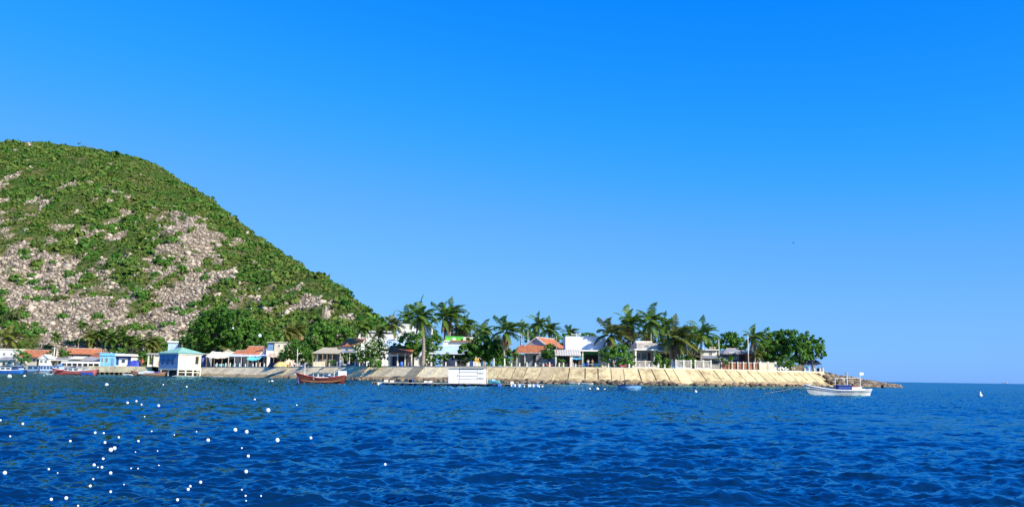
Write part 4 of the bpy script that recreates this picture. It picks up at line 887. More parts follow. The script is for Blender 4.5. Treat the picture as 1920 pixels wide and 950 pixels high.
# ---- poles
def pole(label, px, top, Y, r=.09, m=None, arm=None, name='utility_pole', cat='pole', base=None):
    g = GROUND(px, Y); o = thing(name, label, cat, (GX(px, Y), Y, g)); h = GZ(px, top, Y) - g
    MB().tube([(0, 0, -.1), (0, 0, h)], [r * 1.25, r * .8], 8).build('post', m or M_post, o, True)
    if arm: MB().box(-arm, arm, -.06, .06, h - .35, h - .22).build('crossarm', M_post, o)
    for s in ((-1, 1) if arm else (0,)):
        MB().lathe([(0, 0), (.06, .02), (.05, .12), (.07, .15), (0, .2)], (s * (arm or 0) * .85, 0, h - .22 if arm else h), 6).build('insulator', M_white, o)
    return o
pole('thin concrete pole with crossarm behind the white gable house', 99, 651, 294, .16, arm=.9)
pole('shorter concrete pole standing among the tin roofs', 104, 655, 297, .13)
pole('tall pale pole at the end of the striped tin awning', 1043, 632, 174, .10, M_wood)
pole('thin white pole with crossarm above the blank white facade', 1080, 624, 190, .07, arm=1.1)
pole('tall white pole before the palm and brick fence', 1404, 629, 177, .09)
pole('white pole rising between the cream house and trees', 1349, 634, 200, .09)
pole('grey lamp pole beside the bushes near the pink shirted sitter', 556, 654, 216, .09)
pole('slim white pole with crossarm among the palms behind the red roof', 977, 624, 205, .06, arm=.7)
pole('slim white pole between palms above the red roofed house', 989, 622, 207, .06)
# ------------------------------------------------------------------ trees
big = ['windswept coconut palm', 'dense coconut palm', 'slender coconut palm', 'leaning coconut palm']
palm('small coconut palm with hanging fronds before the tall white block', (738, 608), 27, 738, 204, 0, 1)
palm('coconut palm rising behind the tall white block house', (764, 594), 26, 764, 216, 2)
palm('coconut palm with thick pale trunk at the seawall beside the white block', (790, 594), 40, 792, 184, 0, 0, True, thick=1.7)
palm('large windswept coconut palm above the pale blue awnings', (836, 594), 43, 837, 204, 3, 0, True)
palm('coconut palm behind the green roof tank, lowest of its cluster', (874, 608), 24, 877, 216, 1, 0)
palm('tall feathery coconut palm just behind the largest windswept palm', (848, 586), 30, 846, 214, 4)
palm('compact coconut palm behind the broad leaved tree and white house', (908, 620), 26, 909, 200, 2)
palm('coconut palm with brown skirt of dead fronds before the red roof', (950, 620), 41, 947, 177, 3, 0, True, True)
palm('small tufted coconut palm among the slim white poles', (981, 612), 17, 979, 222, 1)
palm('coconut palm directly behind the peak of the red tiled roof', (1010, 607), 25, 1010, 216, 0)
palm('coconut palm behind the red tiled slope, shorter than its neighbour', (1031, 618), 25, 1033, 208, 4)
palm('coconut palm behind the blank white facade', (1069, 624), 22, 1069, 222, 3)
palm('leaning coconut palm with yellow fronds over the white facade corner', (1146, 626), 43, 1151, 177, 3, 1, True, True)
palm('full coconut palm behind the round leafy tree', (1180, 606), 39, 1183, 203, 1, 0, True)
palm('coconut palm above the grey villa parapet, tallest of the group', (1222, 600), 36, 1222, 197, 2)
palm('narrow coconut palm behind the villa wing', (1248, 610), 27, 1249, 207, 0)
palm('coconut palm with yellow drooping fronds beside the white fence', (1270, 634), 45, 1268, 178, 4, 1, True, True)
palm('upright coconut palm with pale trunk behind the white fence', (1319, 625), 35, 1317, 179, 0, 0, False, True, thick=1.2)
palm('coconut palm with pale trunk at the brick fence', (1414, 634), 30, 1415, 186, 1, 0, True)
palm('short palm in front of the large spreading tree', (1421, 662), 16, 1420, 184, 2, 1)
# palms at the foot of the hill
G2 = 'palms at the foot of the hill'
palm('broad yellowish palm behind the tall white village house', (17, 634), 31, 20, 310, 1, 1, True, group=G2)
palm('thin solitary palm before the bare scree', (105, 631), 15, 100, 312, 0, group=G2)
palm('tall bare trunk palm leaning above the orange roof', (153, 610), 16, 146, 312, 1, thick=.9, group=G2)
palm('palm with drooping fronds behind the orange tiled roof', (170, 632), 24, 171, 314, 2, 1, True, group=G2)
palm('shaggy palm above the brown tiled roof', (190, 628), 23, 193, 314, 4, group=G2)
palm('dark palm behind the light blue house', (212, 634), 27, 213, 312, 0, group=G2)
palm('dense palm behind the white and dark blue house', (236, 638), 27, 235, 310, 3, group=G2)
palm('olive palm beside the pale blue tower block', (284, 642), 24, 285, 304, 2, 1, group=G2)
palm('small palm between the white house and narrow grey house', (262, 644), 19, 262, 306, 4, group=G2)
G3 = 'palms below the green slope'
palm('dry looking palm above the cream box house', (540, 622), 24, 539, 256, 1, 1, True, group=G3)
palm('dry looking palm with bare trunk near the tiny orange roof', (560, 618), 22, 561, 258, 0, 1, True, group=G3)
palm('dark palm in front of the long white house', (683, 612), 25, 684, 226, 2, group=G3)
palm('small palm at the corner of the long white house', (711, 626), 19, 712, 222, 4, 1, group=G3)

T = tree
T('broadleaf_tree', 'wide dark tree behind the cream canvas awning', [(372, 640, 32, 16), (402, 622, 34, 26), (420, 596, 26, 18), (388, 604, 20, 14)], 402, 292, 0, .5, 1.0, .5)
T('broadleaf_tree', 'tall dark tree behind the orange roofed veranda house', [(445, 612, 30, 24), (462, 634, 36, 18), (474, 616, 16, 16)], 452, 288, 0, .5, 1.0, .45)
T('broadleaf_tree', 'bright round tree below the green slope', [(592, 634, 24, 20), (580, 650, 18, 14), (604, 618, 18, 14)], 592, 232, 1, .4, 1.0, .35)
T('broadleaf_tree', 'bushy tree beside the grey thatched shed', [(626, 626, 22, 16), (616, 642, 18, 12), (648, 625, 14, 12)], 624, 236, 1, .4, 1.0, .3)
T('leafy_bush', 'large leafy bush behind the two seated people', [(540, 660, 15, 13), (556, 656, 14, 16), (574, 662, 12, 14), (564, 672, 14, 8)], 552, 220, 0, .32, 1., .15, 'bush')
T('frangipani_tree', 'frangipani tree full of cream blossoms by the seawall', [(690, 656, 24, 14), (708, 650, 18, 14), (678, 667, 16, 10), (705, 668, 16, 12)], 698, 190, 0, .26, 1., .16, 'tree', None, None, True)
T('leafy_bush', 'low green bush under the frangipani tree', [(706, 678, 11, 9), (694, 680, 6, 7)], 704, 186, 1, .25, 1., .06, 'bush')
T('broadleaf_tree', 'bright green tree before the tall white block', [(768, 640, 20, 16), (756, 652, 15, 10), (778, 654, 13, 14)], 768, 192, 1, .34, 1., .2)
T('broadleaf_tree', 'green tree beside the thick palm trunk', [(812, 646, 13, 17), (820, 636, 9, 9)], 812, 190, 0, .3, 1., .16)
T('breadfruit_tree', 'broad leaved tree shading the veranda of the white house', [(880, 656, 20, 10), (902, 648, 22, 14), (918, 660, 18, 14), (894, 668, 20, 8), (930, 650, 10, 14)], 903, 181, 0, .48, 1., .2)
T('leafy_bush', 'green bushes under the pale blue awnings', [(822, 674, 12, 9), (838, 671, 8, 7)], 826, 182, 1, .25, 1., .06, 'bush')
T('leafy_bush', 'leafy shrub in the shaded veranda behind the yellow chair', [(868, 674, 11, 9)], 868, 182, 0, .25, 1., .06, 'bush')
T('leafy_bush', 'tall bright green plant at the foot of the palm with dead fronds', [(957, 672, 9, 13), (948, 680, 7, 7), (966, 664, 5, 13)], 957, 174, 1, .28, 1., .06, 'bush')
T('leafy_bush', 'dark leafy clump beside the red tiled roof', [(1031, 657, 12, 12), (1024, 664, 8, 8)], 1031, 181, 0, .3, 1., .12, 'bush')
T('round_tree', 'round bright tree on a thin trunk near the villa', [(1150, 668, 18, 14), (1172, 670, 18, 14), (1160, 658, 16, 9), (1136, 660, 9, 9)], 1141, 173, 1, .3, 1.05, .1)
T('leafy_bush', 'green shrubs in front of the villa wing', [(1238, 674, 10, 10), (1250, 680, 8, 8), (1232, 666, 6, 8)], 1240, 173, 1, .26, 1., .06, 'bush')
T('leafy_bush', 'bush growing in the gap of the white fence', [(1296, 681, 12, 9), (1288, 674, 7, 6)], 1297, 176, 1, .25, 1., .06, 'bush')
T('leafy_bush', 'green creeper clump spilling over the brick fence', [(1360, 676, 10, 5), (1346, 672, 8, 4), (1370, 671, 5, 4)], 1358, 178.6, 1, .22, 1., .05, 'bush')
T('broadleaf_tree', 'dark rounded tree behind the dark blue house', [(1366, 640, 16, 15), (1384, 644, 16, 12), (1370, 630, 10, 7)], 1372, 216, 0, .36, 1., .25)
T('almond_tree', 'large spreading tree near the end of the headland', [(1450, 640, 24, 17), (1470, 630, 20, 11), (1434, 654, 16, 12), (1462, 655, 24, 16), (1452, 674, 16, 10)], 1462, 194, 0, .40, 1., .3)
T('almond_tree', 'spreading tree with ragged crown at the very end of the headland', [(1500, 642, 24, 15), (1522, 655, 22, 13), (1494, 660, 26, 16), (1534, 642, 10, 7), (1510, 672, 16, 7), (1538, 664, 8, 7), (1516, 632, 9, 5)], 1506, 191, 0, .38, .78, .3)
T('leafy_bush', 'bright sapling below the large spreading tree', [(1470, 676, 12, 10), (1480, 684, 9, 8)], 1472, 183, 1, .25, 1., .06, 'bush')
BG = 'trees filling the gaps behind the houses'
for px, py, rx, ry, Y, lf, lb in ((716, 640, 14, 12, 244, 0, 'dark tree behind the small palms and long white house'), (996, 628, 14, 11, 228, 0, 'dark green tree behind the slim white poles'), (1054, 642, 18, 13, 214, 1, 'tree filling the gap between red roof and white facade'),
                                  (1204, 634, 18, 14, 216, 2, 'olive tree behind the villa parapet'), (1240, 634, 20, 14, 218, 0, 'dark tree behind the villa wing'), (1290, 630, 20, 17, 208, 1, 'bright tree between the yellow palm and the upright palm'), (1335, 642, 14, 12, 214, 0, 'dark tree behind the flat cream house'), (1172, 636, 14, 16, 216, 2, 'olive tree below the full palm crown'),
                                  (860, 622, 24, 14, 222, 2, 'olive tree behind the large windswept palm'), (806, 622, 12, 12, 224, 0, 'dark tree between the white block and windswept palm'), (930, 640, 14, 12, 206, 2, 'olive tree behind the broad leaved tree'), (1104, 629, 14, 5, 226, 0, 'low tree top showing above the blank white facade'), (1300, 662, 16, 12, 188, 2, 'olive shrub tree behind the white fence')):
    T('broadleaf_tree', lb, [(px, py, rx, ry), (px + rx * .5, py + ry * .5, rx * .6, ry * .6)], px, Y, lf, .38, .85, .2, 'tree', BG)
for px, py, rx, ry, Y, lb in ((44, 668, 14, 9, 287, 'green bush in front of the red tiled village roof'), (96, 664, 8, 5, 300, 'small dark bush behind the white gable house'), (120, 662, 9, 7, 300, 'dark bush between the tin shed and scree'), (222, 658, 14, 6, 300, 'bright low bush above the light blue house'), (246, 655, 12, 7, 302, 'yellowish bush above the white slab roof'), (266, 666, 8, 8, 292, 'dark bush beside the narrow grey house'),
                              (530, 668, 8, 10, 226, 'dark bush beside the tan awning'), (620, 680, 8, 6, 202, 'small green plants before the grey thatched shed'), (652, 668, 10, 6, 201, 'leafy shrub under the dark lean-to roof'), (660, 682, 5, 4, 197, 'tiny shrub on the seawall beside the lean-to'), (1052, 680, 8, 7, 171, 'potted leafy plant under the striped tin awning'), (1120, 686, 5, 4, 168, 'tiny green plant by the porch post')):
    T('leafy_bush', lb, [(px, py, rx, ry)], px, Y, 1 if px in (44, 222, 620, 1052) else (2 if px == 246 else 0), .32 if Y > 250 else .22, 1., .06, 'bush')

for px, py, rx, ry, Y, lb in ((784, 668, 14, 18, 214, 'dark undergrowth behind the thick palm trunk'), (806, 672, 12, 14, 206, 'dark undergrowth beside the pale blue awnings'), (928, 676, 14, 16, 204, 'dark undergrowth behind the broad leaved tree'), (944, 664, 12, 16, 210, 'green undergrowth behind the palm with dead fronds'), (968, 680, 10, 12, 207, 'low undergrowth beside the small cream bay'), (1044, 668, 10, 16, 207, 'green undergrowth behind the tall pale pole'), (1144, 682, 16, 10, 204, 'low undergrowth behind the round bright tree'), (1176, 676, 14, 16, 207, 'dark undergrowth beside the grey villa'),
                              (1274, 668, 14, 18, 205, 'dark undergrowth behind the white fence'), (1300, 680, 14, 12, 207, 'low undergrowth in the gap of the white fence'), (1352, 670, 12, 14, 212, 'dark undergrowth behind the low dark grey house'), (880, 624, 18, 12, 226, 'green tree tops behind the flat white house'), (1118, 640, 16, 12, 224, 'green tree tops behind the blank white house'), (1448, 684, 14, 10, 204, 'dark undergrowth behind the cream garden wall'), (1494, 684, 14, 10, 205, 'dark undergrowth behind the grey wooden fence'), (732, 664, 8, 14, 206, 'dark undergrowth beside the brown tiled porch'), (576, 676, 12, 10, 224, 'dark undergrowth behind the dark motorbikes')):
    T('undergrowth_bush', lb, [(px, py, rx, ry)], px, Y, 0 if 'dark' in lb else 2, .34, .9, .08, 'bush', 'undergrowth between the houses')

# bushes that stand alone on the scree
def scree_bushes():
    protos = []
    for k in range(5):
        r = random.Random(90 + k); V = []; F = []
        for i in range(150):
            d = Vector((r.gauss(0, 1), r.gauss(0, 1), abs(r.gauss(0, 1)) * .9)).normalized(); p = d * r.uniform(.6, 1.05) * (1 + .2 * math.sin(5 * d.x + k) * math.sin(4 * d.y)); p.z *= .85
            n = (d + Vector((r.gauss(0, .5), r.gauss(0, .5), r.gauss(0, .5)))).normalized(); t1 = n.cross(Vector((r.gauss(0, 1), r.gauss(0, 1), r.gauss(0, 1)))).normalized(); t2 = n.cross(t1); l = r.uniform(.14, .26)
            z = len(V); V += [p - t1 * l, p + t2 * l * .6, p + t1 * l, p - t2 * l * .6]; F.append((z, z + 1, z + 2, z + 3))
        me = bpy.data.meshes.new('hillside_bush'); me.from_pydata([tuple(v) for v in V], [], F); me.materials.append(M_leaf[[1, 1, 0, 1, 2][k]]); protos.append(me)
    spots = [(265, 548, 15), (256, 540, 9), (272, 556, 9), (130, 512, 11), (124, 508, 8), (65, 525, 13), (62, 513, 9), (70, 538, 10), (98, 535, 12), (92, 528, 8), (104, 545, 9), (50, 556, 8), (70, 558, 10), (88, 560, 9), (110, 558, 10), (120, 588, 12), (213, 528, 7), (292, 512, 9), (286, 520, 8), (322, 535, 9), (236, 556, 8), (176, 548, 8), (160, 550, 6), (184, 592, 11), (176, 588, 7),
             (200, 602, 9), (254, 612, 10), (246, 608, 7), (285, 613, 9), (228, 610, 8), (72, 615, 13), (66, 608, 8), (80, 620, 8), (12, 580, 14), (28, 588, 17), (45, 590, 12), (20, 606, 13), (40, 616, 16), (55, 626, 11), (10, 598, 9), (330, 576, 10), (345, 584, 10), (362, 568, 12), (356, 580, 10), (316, 582, 8), (308, 606, 10), (322, 606, 9), (4, 545, 14), (3, 560, 10), (150, 478, 12), (165, 482, 10), (176, 474, 12), (182, 484, 9), (222, 478, 12), (238, 470, 11), (214, 486, 9), (230, 488, 10),
             (300, 484, 13), (312, 490, 11), (336, 492, 9), (340, 500, 9), (345, 505, 8), (100, 490, 8), (48, 482, 9), (76, 488, 8), (206, 424, 11), (218, 422, 11), (194, 426, 9), (210, 432, 9), (310, 440, 12), (324, 448, 13), (300, 452, 10), (370, 505, 10), (385, 520, 10), (400, 548, 9), (440, 560, 10), (174, 424, 7), (186, 440, 7), (140, 570, 6), (210, 572, 7), (275, 580, 6), (150, 636, 11), (186, 628, 12), (176, 622, 9), (250, 640, 10), (300, 634, 8), (130, 640, 7), (378, 598, 11), (366, 612, 12), (345, 622, 10), (330, 640, 10), (500, 600, 12), (520, 612, 12), (490, 612, 10)]
    for i, (px, py, r) in enumerate(spots):
        p = on_hill(px, py + r * .5)
        if not p: continue
        o = bpy.data.objects.new('hillside_bush', protos[i % 5]); COL.objects.link(o); k = p.y / FPX * r
        o.location = p - Vector((0, 0, .15 * k)); o.scale = (k * 1.1, k * 1.1, k * rng.uniform(.95, 1.3)); o.rotation_euler = (0, 0, rng.uniform(0, 6))
        below = [(30, 'the tall white village house'), (60, 'the patchy red tiled roof'), (95, 'the little white gable house'), (130, 'the tall bare trunk palm'), (165, 'the bright orange tiled roof'), (200, 'the light blue house'), (232, 'the white house with blue shutters'), (268, 'the red parasol'), (300, 'the narrow grey house'), (334, 'the pale blue tower'), (374, 'the green roofed stilt hut'), (435, 'the cream canvas awning'), (999, 'the orange roofed veranda house')]
        lm = next(b for a, b in below if px <= a); hb = 'high up the slope above ' if py < 500 else 'halfway up the scree above ' if py < 562 else 'low on the scree above '
        tag(o, ('big' if r > 11.5 else 'small' if r < 8.5 else 'middling') + (' bright green', ' bright green', ' dark green', ' bright green', ' olive')[i % 5] + ' bush ' + hb + lm, 'bush', 'lone bushes on the scree slope')
    p = on_hill(608, 606)
    if p:
        o = thing('rock_outcrop', 'tall pale standing rocks on the green slope above the village', 'rocks', tuple(p)); k = p.y / FPX
        for dx, h, w_ in ((-3, 26, 4), (2, 32, 3.5), (7, 22, 5), (11, 14, 4)):
            pr = [(w_ * k * .9, -1), (w_ * k, h * k * .4), (w_ * k * .75, h * k * .8), (w_ * k * .25, h * k), (0, h * k)]
            MB().lathe(pr, (dx * k, rng.uniform(-.5, .5), 0), 6).build('rock', M_scree, o)
    p = next(q for q in (on_hill(150, y) for y in range(272, 340, 2)) if q)
    T('shrub', 'lone windswept shrub on the crest of the hill', [(150, 268.5, 3.2, 1.5), (147, 270, 2, 1.2)], 150, p.y, 2, .3, .6, .1, 'shrub', None, p.z - .5)
    for i, (px, py) in enumerate(((690, 576), (712, 582), (646, 540), (722, 598), (655, 548))):
        q = on_hill(px - 4, py + 10)
        if q: T('broadleaf_tree', ['dark round tree on the lower end of the ridge', 'dark tree at the ridge foot above the white house', 'small tree on the ridge line', 'leafy tree where the ridge meets the palms', 'low tree beside another on the ridge line'][i], [(px, py + 3, 6, 5), (px + 5, py + 7, 4, 4)], px, q.y, 0, .4, .8, .2, 'tree', None, q.z - 1)
scree_bushes()
# ------------------------------------------------------------------ boats
def hull(o, L, B, D, bow, stern, m_hull, m_rail=None, m_deck=None, m_boot=None, rake=.10, transom=.55, draft=.35, deck=.22, m_bow=None):
    """bow at -x; origin on the waterline amidships"""
    n = 22; q = 7; rows = []
    def prof(t):                      # t 0 bow .. 1 stern
        hb = B / 2 * (math.sin(PI * min(1, t * 1.15) / 2) ** .75 if t < .87 else 1.) * (1 - (1 - transom) * max(0, (t - .55) / .45) ** 2)
        zs = D + bow * max(0, 1 - t / .55) ** 2 + stern * max(0, (t - .5) / .5) ** 2
        zk = -draft + (zs + draft) * .85 * max(0, 1 - t / .13) ** 1.6 * .5
        return max(hb, .015), zs, zk
    for i in range(n + 1):
        t = i / n; hb, zs, zk = prof(t); x0 = -L / 2 + L * t; row = []
        for j in range(-q, q + 1):
            s = abs(j) / q; y = hb * (s ** .55); z = zk + (zs - zk) * s ** 1.7
            x = x0 - rake * L * (z / (D + bow)) * max(0, 1 - t * 4) + rake * .35 * L * (z / D) * max(0, t * 4 - 3) * (1 if z > 0 else 0)
            row.append((x, y * (1 if j >= 0 else -1), z))
        rows.append(row)
    w_ = 2 * q + 1; V = [p for r_ in rows for p in r_]; F = []
    for i in range(n):
        for j in range(w_ - 1): F.append((i * w_ + j, i * w_ + j + 1, (i + 1) * w_ + j + 1, (i + 1) * w_ + j))
    F.append(tuple(n * w_ + j for j in range(w_)))
    h = MB().add(V, F).build('hull', m_hull, o, True)
    dk = MB(); dv = []
    for i in range(n + 1):
        a, b = rows[i][0], rows[i][-1]; dv += [(a[0], a[1] * .93, a[2] - deck), (b[0], b[1] * .93, b[2] - deck)]
    dk.add(dv, [(2 * i, 2 * i + 2, 2 * i + 3, 2 * i + 1) for i in range(n)]).build('deck', m_deck or M_wood, o)
    for sd in (0, -1):
        pts = [Vector(rows[i][sd]) + Vector((0, 0, .02)) for i in range(n + 1)]
        MB().tube(pts, .035 + B * .012, 5).build('gunwale', m_rail or m_hull, o, True)
    if m_boot:
        st = MB(); sv = []
        for i in range(1, n + 1):
            r_ = rows[i]
            def at(zz, sg):
                pts = r_[:q + 1][::-1] if sg < 0 else r_[q:]
                for a, b in zip(pts[:-1], pts[1:]):
                    if a[2] <= zz <= b[2]: f = (zz - a[2]) / max(b[2] - a[2], 1e-6); return (a[0] + (b[0] - a[0]) * f, (a[1] + (b[1] - a[1]) * f) * 1.0 + sg * .012, zz)
                return (pts[-1][0], pts[-1][1] + sg * .012, pts[-1][2])
            zz = D * .62 + (r_[-1][2] - D) * .8
            sv.append((at(zz, -1), at(zz + .12 * D, -1), at(zz, 1), at(zz + .12 * D, 1)))
        for i in range(len(sv) - 1):
            a, b = sv[i], sv[i + 1]; st.add([a[0], b[0], b[1], a[1]], [(0, 1, 2, 3)]); st.add([a[2], b[2], b[3], a[3]], [(0, 3, 2, 1)])
        st.build('stripe', m_boot, h)
    return h, prof
def boat(name, label, cat, px0, px1, pyw, rz=0, Y=None, group=None):
    c = (px0 + px1) / 2; Y = Y or YW(c, pyw); o = thing(name, label, cat, (GX(c, Y), Y, 0), R(rz), group); return o, Y, (px1 - px0) * Y / FPX
def cabin(o, x0, x1, y0, y1, z0, z1, m, roof=None, over=.12, win=3, side=-1, wz=(.45, .85)):
    c = MB().box(x0, x1, y0, y1, z0, z1).build('cabin', m, o)
    MB().box(x0 - over, x1 + over, y0 - over, y1 + over, z1, z1 + .07).build('cabin_roof', roof or m, o)
    H = z1 - z0
    for i in range(win):
        a = x0 + (x1 - x0) * (i + .15) / win; b = x0 + (x1 - x0) * (i + .85) / win
        MB().box(a, b, y0 - .02, y0 - .003, z0 + H * wz[0], z0 + H * wz[1]).build('window', M_pane, c)
    return c
def mast(o, x, y, z0, z1, r=.035, m=None, name='mast'): return MB().tube([(x, y, z0), (x, y, z1)], [r, r * .6], 6).build(name, m or M_metal, o)

# white fishing boat near the breakwater
o, Y, L = boat('fishing_boat', 'white fishing boat with blue cabin and thin masts moored before the breakwater', 'boat', 1512, 1629, 740.5, 3)
hull(o, L * .93, 1.7, .42, .42, .10, M_hwhite, M_white, M_cream2, M_dblue, .08, .75)
cabin(o, -.12, .95, -.5, .5, .25, .82, M_dblue, M_dblue, .05, 0); MB().box(.98, 1.85, -.55, .5, .25, .74).build('engine_box', M_white, o); MB().box(1.02, 1.5, -.56, -.3, .741, .83).build('red_cloth', M_red, o)
for x, h in ((-.18, 1.45), (.86, 1.92), (1.98, 2.0)): mast(o, x, .1, .2, h, .06, M_post)
MB().box(.74, .98, .03, .17, 1.80, 1.93).build('lamp_box', M_metal, o); MB().add([(2.0, .1, 1.72), (2.34, .1, 1.76), (2.32, .12, 1.95), (2.0, .1, 1.97)], [(0, 1, 2, 3)]).build('pennant', M_white, o)
MB().tube([(-.18, .1, 1.42), (.86, .1, 1.45), (1.98, .1, 1.5)], .03, 5).build('stay', M_post, o); MB().tube([(-2.6, 0, .8), (-2.2, 0, .98)], .05, 6).build('bow_post', M_post, o)
MB().tube([(-2.7, 0, .78), (-4.3, 1.2, .35), (-6.2, 2.6, -.1)], .022, 5).build('mooring_rope', M_post, o)
# red and brown wooden boat
o, Y, L = boat('wooden_boat', 'red brown wooden boat with violet bow and whitish cabin before the seawall', 'boat', 559, 648, 718, 0)
hull(o, L * .93, 1.9, .62, .62, .42, M_maroon, M_red, M_wood, None, .08, .8); 
bw = MB(); bw.add([(-L * .5, 0, 1.18), (-L * .36, -.62, .72), (-L * .33, -.60, .12), (-L * .43, -.08, -.1)], [(0, 1, 2, 3)])
MB().tube([(-L * .475, 0, -.1), (-L * .515, 0, 1.32)], [.09, .07], 6).build('stem_post', M_purple, o)
pl = MB()
for sg in (-1, 1): pl.tube([(-L * .40, sg * .62, .36), (-L * .2, sg * .95, .22), (0, sg * .99, .2), (L * .25, sg * .94, .24), (L * .44, sg * .80, .40)], .06, 5)
pl.build('rubbing_strake', M_bwood, o)
cabin(o, -.95, 1.0, -.62, .62, .50, 1.28, mat('worn_white_boards', (.62, .64, .62), .8, (.40, .42, .42), 2, bump=.3), M_tin, .12, 3); MB().slab([(.3, -.75, 1.15), (1.6, -.75, .85), (1.6, .7, .85), (.3, .7, 1.15)], .04).build('blue_cover', M_blue2, o)
MB().box(2.05, 3.1, -.1, -.03, .95, 1.58).build('white_board', M_white, o); MB().tube([(2.1, 0, .6), (2.1, 0, 1.5)], .04, 5).build('board_post', M_wood, o); mast(o, -L * .36, 0, .5, 2.55, .08, M_post); mast(o, 1.5, .2, .5, 1.6, .07, M_post)
MB().box(-.2, .15, -.5, -.3, .48, .95).build('blue_barrel', M_bplastic, o); MB().box(.9, 1.3, -.6, -.3, .5, .75).build('crate', M_pinkred, o)
# boats at the village
o, Y, L = boat('fishing_boat', 'faded red fishing boat with dark blue stern and white deck gear', 'boat', 101, 181, 703.2, 2, 232)
hull(o, L * .95, 3.0, .95, .75, .55, M_pinkred, M_white, M_wood, None, .07, .85); MB().box(L * .17, L * .47, -1.46, -1.36, .05, .72).build('blue_quarter', M_dblue, o); 
pk = MB()
for sg in (-1, 1): pk.tube([(-L * .44, sg * .55, .5), (-L * .25, sg * 1.35, .28), (0, sg * 1.52, .26), (L * .2, sg * 1.5, .26)], .13, 5)
pk.build('maroon_strake', M_maroon, o)
cabin(o, -1.6, 1.2, -.8, .8, .75, 1.6, M_white, M_white, .12, 2); MB().box(L * .25, L * .36, -.8, .6, .8, 1.5).build('gear_box', M_greyp, o); MB().box(-L * .38, -L * .22, -1.0, .9, 1.0, 1.28).build('red_hatch', M_red, o)
for x, h in ((-3.0, 2.6), (1.6, 2.9), (3.6, 2.4)): mast(o, x, .1, .7, h, .06, M_post)
MB().tube([(-3.0, .1, 2.4), (3.6, .1, 2.2)], .04, 5).build('boom', M_wood, o)
o, Y, L = boat('ferry_boat', 'long white and blue passenger boat with a row of windows', 'boat', 47, 120, 699.5, 0, 256)
hull(o, L * .97, 3.2, .75, .35, .15, M_hwhite, M_dblue, M_cream2, None, .05, .9)
cabin(o, -4.3, -1.1, -1.2, 1.2, .7, 2.25, M_blue2, M_dblue, .12, 2); cabin(o, -.7, 4.8, -1.25, 1.25, .7, 2.3, mat('pale_blue_boat_paint', (.42, .55, .78), .5), M_blue2, .15, 6)
for x in (-4.4, -1.0, 2.8): MB().wheel((x, -1.66, .55), .42, .22).build('tyre', M_rubber, o)
MB().box(-1.05, -.75, -1.2, 1.2, .7, 2.2).build('passage', M_dblue, o); mast(o, 4.3, 0, 2.3, 3.2, .05); MB().box(4.0, 4.6, -.9, .9, 2.38, 2.9).build('wheel_shelter', M_blue2, o)
o, Y, L = boat('fishing_boat', 'bright blue fishing boat with white cabin at the village edge', 'boat', -22, 44, 700, 4, 250)
hull(o, L * .96, 3.0, .8, .6, .35, M_hblue, M_white, M_tinblue, None, .05, .85); cabin(o, -2.6, 1.8, -1.0, 1.0, .65, 1.7, M_white, M_white, .15, 3); cabin(o, 2.0, 3.6, -.9, .9, .7, 2.1, M_dblue, M_white, .2, 1); MB().box(3.8, 4.5, -.8, .8, .8, 1.5).build('stern_box', M_tinblue, o); mast(o, -1.4, 0, 1.7, 2.8, .05)
o, Y, L = boat('wooden_boat', 'brown planked boat with blue and white cover below the stilt hut', 'boat', 247, 311, 704.8, -2, 224)
hull(o, L * .92, 2.2, .62, .62, .5, M_bwood, M_red, M_wood, M_cream2, .08, .7)
MB().prism([(-2.3, .5), (-2.2, .95), (-.6, 1.28), (.8, 1.2), (1.8, .9), (1.9, .5)], -.8, .8).build('cover', M_tinw, o); MB().box(1.5, 2.6, -.7, .7, .55, 1.12).build('blue_cover', M_tarpb, o); mast(o, -2.9, 0, .6, 1.9, .05, M_post)
def dinghy(label, px0, px1, pyw, rz=0, m=None, Y=None, m2=None):
    o, Y, L = boat('dinghy', label, 'boat', px0, px1, pyw, rz, Y, None); hull(o, L * .95, L * .36, .10 * L, .08 * L, .03 * L, m or M_hwhite, m2 or m or M_white, M_greyp, None, .06, .8, .15, .06 * L)
    MB().box(L * .02, L * .10, -L * .15, L * .15, .07 * L, .10 * L).build('thwart', M_wood, o); return o
dinghy('small white dinghy below the yellow quay wall', 230, 251, 704.2, 3, None, 236)
dinghy('tiny white dinghy between the passenger boat and red boat', 87, 98, 703.5, 12, None, 218)
dinghy('white dinghy near the rocks beside another, lower at its stern', 1066, 1087, 720.2, -28, None, 150)
dinghy('white dinghy near the rocks in front of the blank white house', 1089, 1112, 721.0, -12, None, 146)
dinghy('low grey skiff moored at the foot of the old seawall', 398, 418, 707.5, 5, M_greyp, 206)
# round basket boat
Y = YW(1180, 731); k = Y / FPX; o = thing('basket_boat', 'round blue basket boat with pale side and upright pole', 'boat', (GX(1180, Y), Y, 0), .3)
rb = 22 * k; MB().lathe([(0, -.25), (rb * .55, -.24), (rb * .84, -.05), (rb * .97, .25), (rb, .50), (rb * .95, .50), (rb * .90, .25), (rb * .75, .06), (0, .03)], n=28).build('basket', mat('worn_blue_basket', (.08, .24, .44), .7, (.26, .42, .58), .9, bump=.3, lo=.42, hi=.56), o, True)
MB().lathe([(rb * .94, .48), (rb * 1.03, .49), (rb * 1.03, .55), (rb * .94, .56), (rb * .94, .48)], n=28).build('rim', mat('dark_blue_rim', (.02, .07, .16), .7), o, True); mast(o, -rb * .75, .2, .1, 1.45, .035, M_wood, 'pole'); MB().box(-rb * .85, rb * .85, -.12, .12, .34, .38).build('thwart', M_wood, o)

